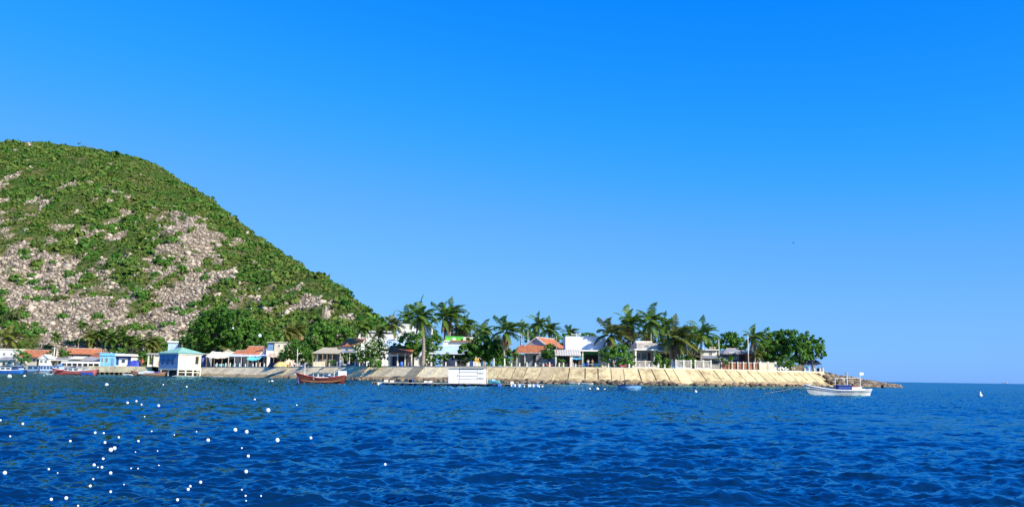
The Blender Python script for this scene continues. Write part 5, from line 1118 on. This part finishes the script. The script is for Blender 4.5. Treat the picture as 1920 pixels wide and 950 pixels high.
# ------------------------------------------------------------------ floating raft and its hut
Yr = 104.; kr = Yr / FPX
o = thing('floating_raft', 'long low raft of planks and barrels moored off the seawall', 'raft', (GX(860, Yr), Yr, 0), 0)
x0, x1 = (702 - 860) * kr, (1018 - 860) * kr
pl = MB()
for i in range(64):
    x = x0 + (x1 - x0) * (i + .5) / 64; d = rng.uniform(1.2, 2.2) if not 138 * kr * -1 < x < 52 * kr else 3.0
    pl.box(x - .13, x + .13, -d + .4, 2.4 + rng.uniform(-.3, .3), .28 + rng.uniform(-.02, .03), .34)
pl.build('deck_planks', mat('bleached_planks', (.46, .40, .32), .9, (.28, .24, .19), 2, bump=.4), o)
for y in (-1.0, .8, 2.2): MB().tube([(x0, y, .22), (x1, y, .22)], .07, 6).build('beam', M_wood, o)
for i in range(78):
    x = x0 + .3 + (x1 - x0 - .6) * i / 77 + rng.uniform(-.08, .08)
    m = [M_bplastic, M_white, M_white, M_dwood, M_tinblue, M_post][rng.randrange(6)] if (i < 34 or i > 62) else [M_dark, M_bplastic, M_dwood][rng.randrange(3)]
    b = MB(); y = -1.35 if not 34 <= i <= 51 else -1.9
    b.lathe([(0, -.16), (.13, -.16), (.15, -.1), (.15, .3), (.13, .34), (0, .34)], (x, y, 0), 8); b.build('float_barrel', m, o, True)
for i in range(9):
    x = x0 + (x1 - x0) * rng.random(); 
    if -2 < x < 4: continue
    MB().box(x - .2, x + .2, .2, .7, .34, .34 + rng.uniform(.12, .4)).build('crate', [M_white, M_bplastic, M_cream2, M_wood][i % 4], o)
mast(o, (836 - 860) * kr - .4, 1.6, .3, 1.1, .04, M_wood, 'post'); mast(o, (913 - 860) * kr, .9, .3, 2.35, .04, M_post, 'post'); mast(o, (735 - 860) * kr, 1.6, .3, 1.0, .04, M_wood, 'post')
Yh = 104.; o = thing('floating_hut', 'white sheet metal hut standing on the raft, its boards lined with dark gaps', 'hut', (GX(875, Yh), Yh, .34), R(-4))
W = 66 * kr; zt = GZ(875, 689.5, Yh) - .34; Mh = mat('white_sheet', (.82, .82, .82), .5, (.74, .74, .74), 1.2, bump=.05)
MB().box(-W / 2 + .04, W / 2 - .04, -.30, 1.9, .0, zt - .06).build('inner_wall', M_dark, o)
MB().box(-W / 2, -W / 2 + 1.18, -.42, -.303, 0, zt - .1).build('door', Mh, o); MB().box(-W / 2 + 1.02, -W / 2 + 1.10, -.47, -.421, zt * .45, zt * .55).build('handle', M_metal, o)
zz = [0, .27, .48, .76, .97]; zz = [z / .97 * (zt - .1) for z in zz]
for a_, b_ in zip(zz[:-1], zz[1:]): MB().box(-W / 2 + 1.26, W / 2 - .82, -.38, -.303, a_ + .02, b_ - .035).build('board', Mh, o)
for a_, b_ in ((0, .32), (.36, .68), (.71, 1.0)): MB().box(W / 2 - .78, W / 2 - .48, -.39, -.303, a_ * (zt - .1) + .02, b_ * (zt - .1) - .02).build('side_board', Mh, o); MB().box(W / 2 - .44, W / 2, -.39, -.303, a_ * (zt - .1) + .02, b_ * (zt - .1) - .02).build('side_board', Mh, o)
MB().box(-W / 2 - .02, -W / 2 + .03, -.3, 1.9, 0, zt - .06).build('side_wall', Mh, o); MB().box(W / 2 - .035, W / 2 + .02, -.3, 1.9, 0, zt - .06).build('side_wall', Mh, o)
MB().slab([(-W / 2 - .12, -.55, zt - .02), (W / 2 + .12, -.55, zt + .06), (W / 2 + .12, 2.05, zt + .06), (-W / 2 - .12, 2.05, zt - .02)], .06).build('roof', mat('grey_roof_sheet', (.50, .48, .44), .7, (.34, .31, .28), 1), o)
o, Y, L = boat('dinghy', 'turquoise plastic boat pulled up on the raft', 'boat', 916, 938, 722, 0, 102.2); o.location.z = .36
hull(o, L * .95, .6, .26, .12, .05, M_teal, M_teal, M_teal, None, .06, .8, .0, .08); MB().box(-.25, .1, -.2, .2, .22, .52).build('seat_box', M_tinblue, o)

# ------------------------------------------------------------------ buoys, ship, bird
def buoy(label, px, py, r, m=M_white, cone=False):
    Y = YW(px, py + r * .6); k = Y / FPX; o = thing('mooring_buoy', label, 'buoy', (GX(px, Y), Y, 0)); q = r * k
    if cone: MB().lathe([(0, -q * .5), (q * .8, -q * .3), (q, .15 * q), (q * .8, q * .7), (q * .35, q * 1.3), (q * .22, q * 2.2), (0, q * 2.3)], n=12).build('float', m, o, True)
    else: MB().ball((0, 0, q * .4), q, 12, 8).build('float', m, o, True)
    MB().lathe([(q * .16, 0), (q * .2, q * .1), (q * .2, q * .3), (0, q * .34)], (0, 0, q * (2.2 if cone else 1.36)), 8).build('lug', M_metal, o)
    MB().lathe([(q * .86, -.02), (q * 1.03, .0), (q * 1.03, q * .16), (q * .86, q * .18)], n=12).build('waterline_band', M_rubber, o, True)
for a in (('white pear shaped buoy alone on the open water', 1837, 740, 4.2, M_white, True), ('round white buoy floating off the village boats', 202, 720, 3.4), ('white box like buoy beside the bright blue boat', 19, 704.5, 3.8), ('smaller white buoy beside the passenger boat', 47, 704, 2.4), ('tiny pale buoy near the tiny white dinghy', 83, 703.6, 1.4), ('white buoy off the old seawall, bigger of a pair', 511, 714, 2.6), ('small white buoy beside a bigger one off the old seawall', 505, 715, 1.6),
          ('white buoy between the white dinghies and basket boat', 1120, 728, 3.2), ('small flat white buoy beside a bigger one near the dinghies', 1106, 728, 2.2), ('small white buoy close to the basket boat', 1134, 729, 2.0), ('lone white buoy before the palm and white fence', 1304, 733, 2.8), ('dark buoy off the village beside a round white one', 173, 721, 1.8, M_rubber)): buoy(*a)
o = thing('cargo_ship', 'tiny cargo ship far away on the horizon', 'ship', (GX(1884, 5200), 5200, 0), 0)
hull(o, 42, 9, 3.4, 1.2, .6, M_blue2, M_blue2, M_blue2, None, .05, .9, 1.); MB().box(8, 16, -3.5, 3.5, 3, 9).build('superstructure', M_greyp, o); mast(o, -4, 0, 3, 8, .5); mast(o, 12, 0, 9, 12, .4)
Y = 150.; p = P(1487.5, 455.5, Y); o = thing('bird', 'small dark bird flying alone in the blue sky', 'bird', tuple(p), .5)
m = MB(); m.ball((0, 0, 0), .12, 8, 6, (2.0, .8, .8)); m.add([(-.12, 0, .04), (.12, 0, .04), (.06, -.42, .26), (-.06, -.40, .25)], [(0, 1, 2, 3)]); m.add([(-.12, 0, .05), (.12, 0, .05), (.06, .40, .30), (-.06, .38, .29)], [(0, 3, 2, 1)]); m.add([(.2, -.05, 0), (.42, -.1, .01), (.42, .1, .01), (.2, .05, 0)], [(0, 1, 2, 3)]); m.ball((-.26, 0, .03), .07, 6, 4)
m.build('body', M_dark, o); o.scale = (.62, .62, .62)

# ------------------------------------------------------------------ posts on the seawall
for i, px in enumerate((404, 413, 421, 429, 438, 447, 458, 472, 478, 485, 493, 503, 520, 535, 545, 559, 575, 615, 630, 651, 663, 679, 697, 724, 744, 764, 781, 807, 834, 853, 925, 945, 958, 973, 987, 1003, 1018, 1030, 1048, 1056, 1079, 1141, 1180, 1200, 1218, 1236, 1248, 1455, 1466, 1476, 1512, 1520, 1530, 1540, 1546)):
    p = SPT(px) - SNORM(px) * .25; h = rng.uniform(.62, .85) if px > 640 else rng.uniform(.8, 1.1)
    if px in (925, 945): h = 1.5
    o = MB().box(-.12, .12, -.12, .12, -.1, h * .9).add([(-.14, -.14, h * .9), (.14, -.14, h * .9), (.14, .14, h * .9), (-.14, .14, h * .9), (-.05, -.05, h), (.05, -.05, h), (.05, .05, h), (-.05, .05, h)], [(0, 1, 5, 4), (1, 2, 6, 5), (2, 3, 7, 6), (3, 0, 4, 7), (4, 5, 6, 7), (0, 3, 2, 1)]).build('seawall_post', M_post, None)
    o.location = p + Vector((0, 0, .14)); o.rotation_euler = (0, rng.uniform(-.05, .05), rng.uniform(-.2, .2))
    if px in (925, 945): tag(o, 'tall white post on the seawall, ' + ('nearer to the floating hut' if px == 925 else 'beside the palm with dead fronds'), 'post', 'posts along the seawall edge')
    else:
        lm = next(b for a_, b in [(440, 'before the cream canvas awning'), (500, 'before the orange roofed veranda house'), (550, 'by the yellow mound and seated people'), (582, 'by the dark motorbikes'), (640, 'before the grey thatched shed'), (690, 'before the dark lean-to'), (730, 'by the frangipani tree'), (775, 'before the brown tiled porch'), (800, 'by the thick palm trunk'), (860, 'before the pale blue awnings'), (1000, 'between the dead frond palm and red roof'), (1040, 'before the red tiled house'), (1100, 'before the striped tin awning'), (1190, 'by the round bright tree'), (1262, 'before the grey villa'), (1480, 'by the cream garden wall and white car'), (9999, 'near the dark tarpaulin canopy')] if px <= a_)
        tag(o, ['short', 'thin', 'stubby', 'chipped'][0] + ' whitewashed post on the seawall edge ' + lm, 'post', 'posts along the seawall edge')
for i, px in enumerate((1549, 1553, 1557, 1561)):
    p = BW[0] + Vector((.8 * i, .6 * i, .2 - .15 * i)); o = thing('wooden_stake', ['thin stake at the wall end by the dark canopy', 'thin leaning stake behind the first breakwater rocks', 'thin tall stake on the breakwater top', 'last thin stake on the breakwater'][i], 'stake', tuple(p)); MB().tube([(0, 0, -.4), (.05 * i, 0, 1.5)], .04, 5).build('stake', M_wood, o); MB().tube([(-.02, 0, .9), (.75, .5, .82)], .015, 4).build('rope', M_post, o)

# ------------------------------------------------------------------ people
def skin_mesh(name, pts, edges, radii, m, parent, root=0):
    me = bpy.data.meshes.new(name); me.from_pydata(pts, edges, []); me.materials.append(m)
    o = bpy.data.objects.new(name, me); COL.objects.link(o)
    if parent: o.parent = parent
    s = o.modifiers.new('skin', 'SKIN'); s.use_smooth_shade = True
    for i, r in enumerate(radii): me.skin_vertices[0].data[i].radius = (r, r); me.skin_vertices[0].data[i].use_root = (i == root)
    u = o.modifiers.new('smooth', 'SUBSURF'); u.levels = 1; u.render_levels = 1
    return o
M_skin = mat('brown_skin', (.36, .20, .12), .6, (.30, .16, .10), 4); M_hair = mat('black_hair', (.015, .012, .011), .6)
def cloth(c): return mat('cloth_%d_%d_%d' % tuple(int(v * 100) for v in c), c, .85, tuple(v * .8 for v in c), 3, bump=.2, bscale=6)
def person(label, px, Y, rz, shirt, pants, sit=False, z=None, arm=0):
    g = GROUND(px, Y) if z is None else z; o = thing('person', label, 'person', (GX(px, Y), Y, g), rz); h = .46 if sit else .92
    sp = [(0, 0, h), (0, .01, h + .16), (0, .0, h + .36), (0, -.005, h + .51), (0, -.02, h + .58), (0, -.03, h + .70), (0, -.03, h + .80)]; pr = [.13, .115, .135, .07, .052, .085, .06]
    ed = [(i, i + 1) for i in range(6)]
    sp.append((0, -.125, h + .67)); pr.append(.018); ed.append((5, 7))             # nose
    legs = {}; arms = {}
    for s in (-1, 1):
        if sit: L = [(s * .10, -.03, h - .01), (s * .14, -.44, h + .02), (s * .13, -.42, .08), (s * .14, -.56, .04)]
        else: L = [(s * .095, 0, h - .06), (s * .10, -.02 * s, .48), (s * .105, .03 * s, .08), (s * .12, -.14 + .03 * s, .04)]
        k = len(sp); sp += L; pr += [.085, .06, .042, .038]; ed += [(0, k), (k, k + 1), (k + 1, k + 2), (k + 2, k + 3)]; legs[s] = L
        if sit: A = [(s * .19, 0, h + .46), (s * .25, -.08, h + .22), (s * .17, -.30, h + .13)]
        else: A = [(s * .19, 0, h + .46), (s * .25, .03, h + .20), (s * .24, -.06 - arm * .16, h + (-.03 + arm * .22))]
        k = len(sp); sp += A; pr += [.055, .042, .028]; ed += [(3, k), (k, k + 1), (k + 1, k + 2)]; arms[s] = A
        d = (Vector(A[2]) - Vector(A[1])).normalized(); hc = Vector(A[2]) + d * .06; k2 = len(sp); sp.append(tuple(hc)); pr.append(.026); ed.append((k + 2, k2))
        for f in range(5):           # four fingers and a thumb from the side of the palm
            sd = Vector((0, 1, 0)) if abs(d.y) < .7 else Vector((1, 0, 0))
            if f < 4: b0 = hc + d * (.05 + .008 * (1.5 - abs(f - 1.5))) + sd * (.016 * (f - 1.5)); b1 = b0 + d * .03 + Vector((-s * .012, 0, 0))
            else: b0 = hc + sd * -.04 + d * .01; b1 = b0 + d * .03 + sd * -.012
            q = len(sp); sp += [tuple(b0), tuple(b1)]; pr += [.008, .007]; ed += [(k2, q), (q, q + 1)]
    skin_mesh('body', sp, ed, pr, M_skin, o)
    cs = [(0, 0, h - .02), (0, .01, h + .16), (0, 0, h + .36), (0, -.005, h + .50)]; ce = [(0, 1), (1, 2), (2, 3)]; cr = [.150, .135, .155, .085]
    for s in (-1, 1):
        k = len(cs); a0, a1 = Vector(arms[s][0]), Vector(arms[s][1]); cs += [tuple(a0), tuple(a0.lerp(a1, .7))]; cr += [.072, .062]; ce += [(3, k), (k, k + 1)]
    skin_mesh('shirt', cs, ce, cr, cloth(shirt), o)
    cs = [(0, 0, h + .02)]; ce = []; cr = [.152]
    for s in (-1, 1):
        k = len(cs); cs += [legs[s][0], legs[s][1], tuple(Vector(legs[s][1]).lerp(Vector(legs[s][2]), .8))]; cr += [.10, .078, .062]; ce += [(0, k), (k, k + 1), (k + 1, k + 2)]
    skin_mesh('trousers', cs, ce, cr, cloth(pants), o)
    MB().ball((0, -.005, h + .765), .112, 10, 6, (.95, 1.05, .92)).build('hair', M_hair, o, True); return o
person('person in pink shirt standing by the narrow grey house', 297, 272, .3, (.62, .22, .22), (.12, .12, .16))
person('person in pink shirt sitting at the seawall edge above the dark joint', 543, 214, -.2, (.66, .20, .20), (.35, .08, .08), True)
person('person in white shirt sitting beside the pink shirted one', 551, 215.5, .4, (.78, .78, .76), (.08, .08, .12), True)
person('person in pale shirt standing at the green doorway beside the shirtless one', 1102.5, 171, .2, (.62, .58, .50), (.10, .16, .34), False, None, 1)
person('person in olive shorts standing under the green porch', 1110.5, 171.4, -.1, (.40, .26, .16), (.20, .21, .12), False, None, 1)
person('person in light blue clothes standing by the lean-to', 637.5, 199, .3, (.36, .52, .70), (.20, .30, .46), False, None, .5)
person('person in dark shirt under the dark tarpaulin canopy', 1524, 190, 0, (.05, .05, .07), (.10, .10, .14))

# ------------------------------------------------------------------ furniture, motorbikes, heaps
def chair(name, label, px, Y, m, rz, group, first=[None]):
    o = thing(name, label, 'chair', (GX(px, Y), Y, GROUND(px, Y)), rz, group)
    MB().box(-.24, .24, -.22, .24, .42, .46).build('seat', m, o); b = MB(); b.box(-.24, .24, .22, .27, .50, .56).box(-.24, .24, .24, .29, .80, .88)
    for i in range(5): x = -.2 + .1 * i; b.box(x - .025, x + .025, .235, .275, .56, .80)
    b.build('backrest', m, o)
    for x, y in ((-.21, -.19), (.21, -.19), (-.21, .22), (.21, .22)): MB().tube([(x, y, .42), (x * 1.1, y * 1.1, 0)], .025, 5).build('leg', m, o)
    for s in (-1, 1): MB().tube([(s * .25, .25, .64), (s * .25, -.2, .64), (s * .24, -.2, .44)], .022, 5).build('armrest', m, o)
    return o
for i, (px, rz, lb) in enumerate(((404, .4, 'turquoise plastic chair at the edge of the canvas awning'), (411, -2.4, 'turquoise plastic chair facing away under the awning'), (419, .9, 'turquoise plastic chair tipped toward the seawall under the awning'), (437, -.6, 'turquoise plastic chair beside the orange roofed veranda'))): chair('plastic_chair', lb, px, 252 - (px - 404) * .22, M_teal, rz, 'turquoise chairs on the seawall')
for i, (px, rz, lb) in enumerate(((1095, .3, 'blue plastic chair beside the porch post'), (1100, -.5, 'blue plastic chair beside the person in pale shirt'), (1116, .7, 'blue plastic chair beside the person in olive shorts'), (1120.5, -.2, 'blue plastic chair close to the far porch post'))): chair('plastic_chair', lb, px, 169.5 + (i % 2) * .5, M_bplastic, rz, 'blue chairs under the green porch')
chair('wooden_chair', 'yellow wooden chair on the seawall behind the floating hut', 894, 175, M_yel, .2, None).scale = (1.7, 1.7, 1.9)
def table(label, px, Y, m, w=1.1):
    o = thing('table', label, 'table', (GX(px, Y), Y, GROUND(px, Y))); MB().box(-w / 2, w / 2, -.4, .4, .70, .75).build('tabletop', m, o)
    for x in (-1, 1):
        for y in (-1, 1): MB().box(x * (w / 2 - .08) - .03, x * (w / 2 - .08) + .03, y * .33 - .03, y * .33 + .03, 0, .70).build('leg', M_wood, o)
table('blue topped table under the cream canvas awning', 408, 254, M_tinblue, 1.4); table('turquoise topped table under the awning near the veranda', 424, 249, M_teal, 1.6); table('pale table under the green porch', 1107, 170.5, M_white, 1.0)
o = thing('bench', 'white bench under the sky blue tarpaulin beside the porch', 'bench', (GX(1084, 168.5), 168.5, GROUND(1084, 168.5)))
MB().box(-.9, .9, -.2, .2, .42, .47).build('seat', M_white, o); MB().box(-.95, -.87, -.2, .22, 0, 1.0).build('armrest', M_white, o)
for x in (-.5, .3, .8): MB().box(x - .03, x + .03, -.18, .18, 0, .42).build('leg', M_white, o)
def motorbike(label, px, Y, rz, m, first=[]):
    loc = (GX(px, Y), Y, GROUND(px, Y))
    if first:
        o = copy_tree(first[0], first[1], loc, rz, label)
        for c in children(o):
            if c.name.startswith('fairing'): c.data = c.data.copy(); c.data.materials.clear(); c.data.materials.append(m)
        return o
    o = thing('motorbike', label, 'motorbike', loc, rz, 'motorbikes parked along the seawall')
    for x in (-.62, .62): MB().wheel((x, 0, .29), .29, .09, 16).build('wheel', M_rubber, o)
    MB().prism([(-.62, .45), (-.45, .72), (-.25, .58), (.1, .5), (.45, .62), (.8, .66), (.7, .5), (.2, .32), (-.25, .30)], -.12, .12).build('fairing', m, o)
    MB().box(-.1, .68, -.13, .13, .66, .76).build('seat', M_rubber, o); MB().tube([(-.62, 0, .3), (-.45, 0, .95)], .03, 6).build('fork', M_metal, o); MB().tube([(-.36, -.34, 1.0), (-.46, 0, .96), (-.36, .34, 1.0)], .018, 5).build('handlebar', M_metal, o)
    MB().ball((-.58, 0, .82), .08, 8, 5).build('headlight', M_white, o); MB().tube([(-.1, .14, .26), (.75, .16, .36)], .04, 6).build('exhaust', M_metal, o)
    first += [o, kidmap(o)]; return o
for a in (('dark motorbike parked beside the grey lamp pole', 566, 209, .2, M_dblue), ('dark motorbike parked before the leafy bush', 578, 207, -.3, M_rubber), ('dark motorbike parked beside the person in light blue', 656, 195, .1, M_dblue), ('white motorbike parked by the lean-to post', 648, 196.5, 2.9, M_white), ('pale motorbike parked below the red tiled roof', 1008, 175, .4, M_metal), ('dark motorbike in the row below the red tiled roof', 1017, 174, -.2, M_rubber), ('red motorbike in the row beside the tall pale pole', 1029, 173, .3, M_red), ('red motorbike parked beside the round bright tree', 1168, 168.5, .2, M_red)): motorbike(*a)
def heap(name, label, cat, px, Y, rpx, hpx, m, seed=1, z=None):
    k = Y / FPX; r = random.Random(seed); n = 22; prof = [(1.0, 0), (.98, .12), (.86, .45), (.62, .78), (.33, .95), (0, 1.0)]; V = []; F = []
    for i, (q, zz) in enumerate(prof):
        for j in range(n):
            a = 2 * PI * j / n; w_ = 1 + .16 * math.sin(3 * a + seed) + .08 * math.sin(7 * a + i); V.append((q * rpx * k * w_ * math.cos(a), q * rpx * k * .7 * w_ * math.sin(a), zz * hpx * k * (1 + .1 * math.sin(4 * a + i * 2 + seed))))
    for i in range(len(prof) - 1):
        for j in range(n): F.append((i * n + j, i * n + (j + 1) % n, (i + 1) * n + (j + 1) % n, (i + 1) * n + j))
    o = MB().add(V, F).build(name, m, None, True); o.location = (GX(px, Y), Y, GROUND(px, Y) if z is None else z); return tag(o, label, cat)
heap('tarpaulin_mound', 'yellow tarpaulin covered mound on the seawall', 'tarpaulin', 526, 215, 14, 9, M_tarpy, 2); heap('tarpaulin_mound', 'blue tarpaulin heap beside the white house on the quay', 'tarpaulin', 251, 281, 12, 11, M_tarpb, 3)
heap('tarpaulin_mound', 'dark blue covered load under the pale blue awning', 'tarpaulin', 848, 181, 13, 16, M_tarpd, 4); heap('net_pile', 'dark heap of fishing nets below the tan awning', 'nets', 512, 224, 10, 8, M_tarpd, 5)
o = thing('parasol', 'folded red parasol beside the blue tarpaulin heap', 'parasol', (GX(266, 280), 280, GROUND(266, 280))); MB().tube([(0, 0, 0), (0, 0, 2.6)], .04, 6).build('pole', M_metal, o); MB().lathe([(.55, .9), (.6, 1.1), (.45, 1.6), (.2, 2.2), (.04, 2.5)], n=10).build('canopy', M_red, o, True)
canopy('tarpaulin_awning', 'teal tarpaulin hung below the veranda of the orange roofed house', 'awning', 462, 486, 673, 668, 246, 2.5, M_teal, .35, 2)
for px, Y, s, lb in ((592, 200, 9, 'cream box on the seawall above the red wooden boat'), (603, 200.5, 9.5, 'second cream box on the seawall beside the grey shed')):
    k = Y / FPX; o = thing('storage_box', lb, 'box', (GX(px, Y), Y, GROUND(px, Y))); w_ = s * k; MB().box(-w_ / 2, w_ / 2, -.4, .4, 0, w_ * .95).build('body', M_cream, o); MB().box(-w_ / 2 - .03, w_ / 2 + .03, -.43, .43, w_ * .95, w_ * 1.03).build('lid', M_cream2, o); MB().box(-.1, .1, -.43, -.401, w_ * .6, w_ * .68).build('latch', M_metal, o)
def barrel(label, px, Y, m): o = thing('barrel', label, 'barrel', (GX(px, Y), Y, GROUND(px, Y))); MB().lathe([(0, 0), (.28, 0), (.30, .05), (.30, .4), (.31, .42), (.30, .44), (.30, .82), (.28, .88), (0, .88)], n=14).build('drum', m, o, True); MB().lathe([(.05, 0), (.05, .04), (0, .04)], (.12, 0, .88), 8).build('bung', M_metal, o)
barrel('blue barrel beside the brown roofed small house', 752, 176, M_bplastic); barrel('dark barrel before the brown roofed small house', 768, 176.5, M_tarpd); barrel('blue barrel at the lean-to with grey roof', 668, 198, M_bplastic); barrel('dark barrel on poles at the headland end', 1535, 187, M_rubber)
o = thing('parked_car', 'white car parked under the large spreading tree', 'car', (GX(1473, 186), 186, GROUND(1473, 186)), .1)
MB().prism([(-1.9, .32), (-1.95, .7), (-1.1, .84), (1.2, .86), (1.9, .78), (1.95, .34)], -.78, .78).build('body', M_white, o); cb = MB().prism([(-1.05, .84), (-.5, 1.36), (.8, 1.38), (1.35, .86)], -.68, .68).build('cabin', M_white, o)
MB().prism([(-.85, .90), (-.45, 1.28), (.1, 1.29), (.1, .90)], -.70, -.683).build('window', M_pane, cb); MB().prism([(.2, .90), (.2, 1.29), (.75, 1.29), (1.1, .90)], -.70, -.683).build('window', M_pane, cb)
for x in (-1.2, 1.2):
    for y in (-.74, .74): wl = MB().wheel((x, y, .32), .32, .2, 16).build('wheel', M_rubber, o); MB().lathe([(0, 0), (.17, .0), (.17, .02), (0, .03)], (0, 0, 0), 10).build('rim', M_metal, wl).location = (x, y, .32)
for y in (-.55, .55): MB().ball((-1.93, y, .62), .1, 8, 5).build('headlight', M_white, o)

# ------------------------------------------------------------------ sea spray flung up by the boat
def spray():
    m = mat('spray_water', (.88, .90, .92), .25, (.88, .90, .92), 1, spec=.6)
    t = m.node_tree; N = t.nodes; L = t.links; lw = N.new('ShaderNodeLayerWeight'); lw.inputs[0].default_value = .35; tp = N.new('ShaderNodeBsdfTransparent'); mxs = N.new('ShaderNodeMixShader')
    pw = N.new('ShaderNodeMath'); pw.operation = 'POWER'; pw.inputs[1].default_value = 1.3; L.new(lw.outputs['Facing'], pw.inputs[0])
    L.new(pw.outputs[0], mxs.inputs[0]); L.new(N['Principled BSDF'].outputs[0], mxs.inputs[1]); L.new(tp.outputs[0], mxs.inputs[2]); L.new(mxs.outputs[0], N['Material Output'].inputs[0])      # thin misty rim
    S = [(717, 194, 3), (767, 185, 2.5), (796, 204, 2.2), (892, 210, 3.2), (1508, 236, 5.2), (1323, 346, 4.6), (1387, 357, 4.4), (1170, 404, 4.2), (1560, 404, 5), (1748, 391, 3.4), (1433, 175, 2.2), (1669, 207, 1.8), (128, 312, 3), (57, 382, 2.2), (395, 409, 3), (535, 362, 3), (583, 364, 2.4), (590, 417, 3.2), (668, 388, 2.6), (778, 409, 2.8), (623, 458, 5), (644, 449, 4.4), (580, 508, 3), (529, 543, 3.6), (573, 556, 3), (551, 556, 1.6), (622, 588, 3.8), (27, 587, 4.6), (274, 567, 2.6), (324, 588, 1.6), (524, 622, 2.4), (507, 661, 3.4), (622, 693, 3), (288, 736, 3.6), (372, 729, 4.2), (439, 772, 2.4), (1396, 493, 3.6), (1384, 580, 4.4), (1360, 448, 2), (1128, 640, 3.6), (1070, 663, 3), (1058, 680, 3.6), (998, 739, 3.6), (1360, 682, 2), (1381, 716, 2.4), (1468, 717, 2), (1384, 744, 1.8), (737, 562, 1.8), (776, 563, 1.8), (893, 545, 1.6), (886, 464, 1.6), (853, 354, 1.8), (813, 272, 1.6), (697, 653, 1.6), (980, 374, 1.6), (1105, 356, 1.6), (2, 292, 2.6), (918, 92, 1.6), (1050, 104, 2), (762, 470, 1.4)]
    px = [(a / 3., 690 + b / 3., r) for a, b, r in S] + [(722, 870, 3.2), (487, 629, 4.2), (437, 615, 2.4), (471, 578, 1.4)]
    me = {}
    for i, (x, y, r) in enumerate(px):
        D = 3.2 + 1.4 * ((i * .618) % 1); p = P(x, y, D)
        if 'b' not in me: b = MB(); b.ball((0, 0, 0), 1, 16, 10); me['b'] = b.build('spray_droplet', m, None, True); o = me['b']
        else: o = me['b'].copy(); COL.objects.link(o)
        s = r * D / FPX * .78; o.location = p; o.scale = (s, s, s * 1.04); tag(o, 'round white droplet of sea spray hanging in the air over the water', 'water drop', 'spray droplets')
spray()
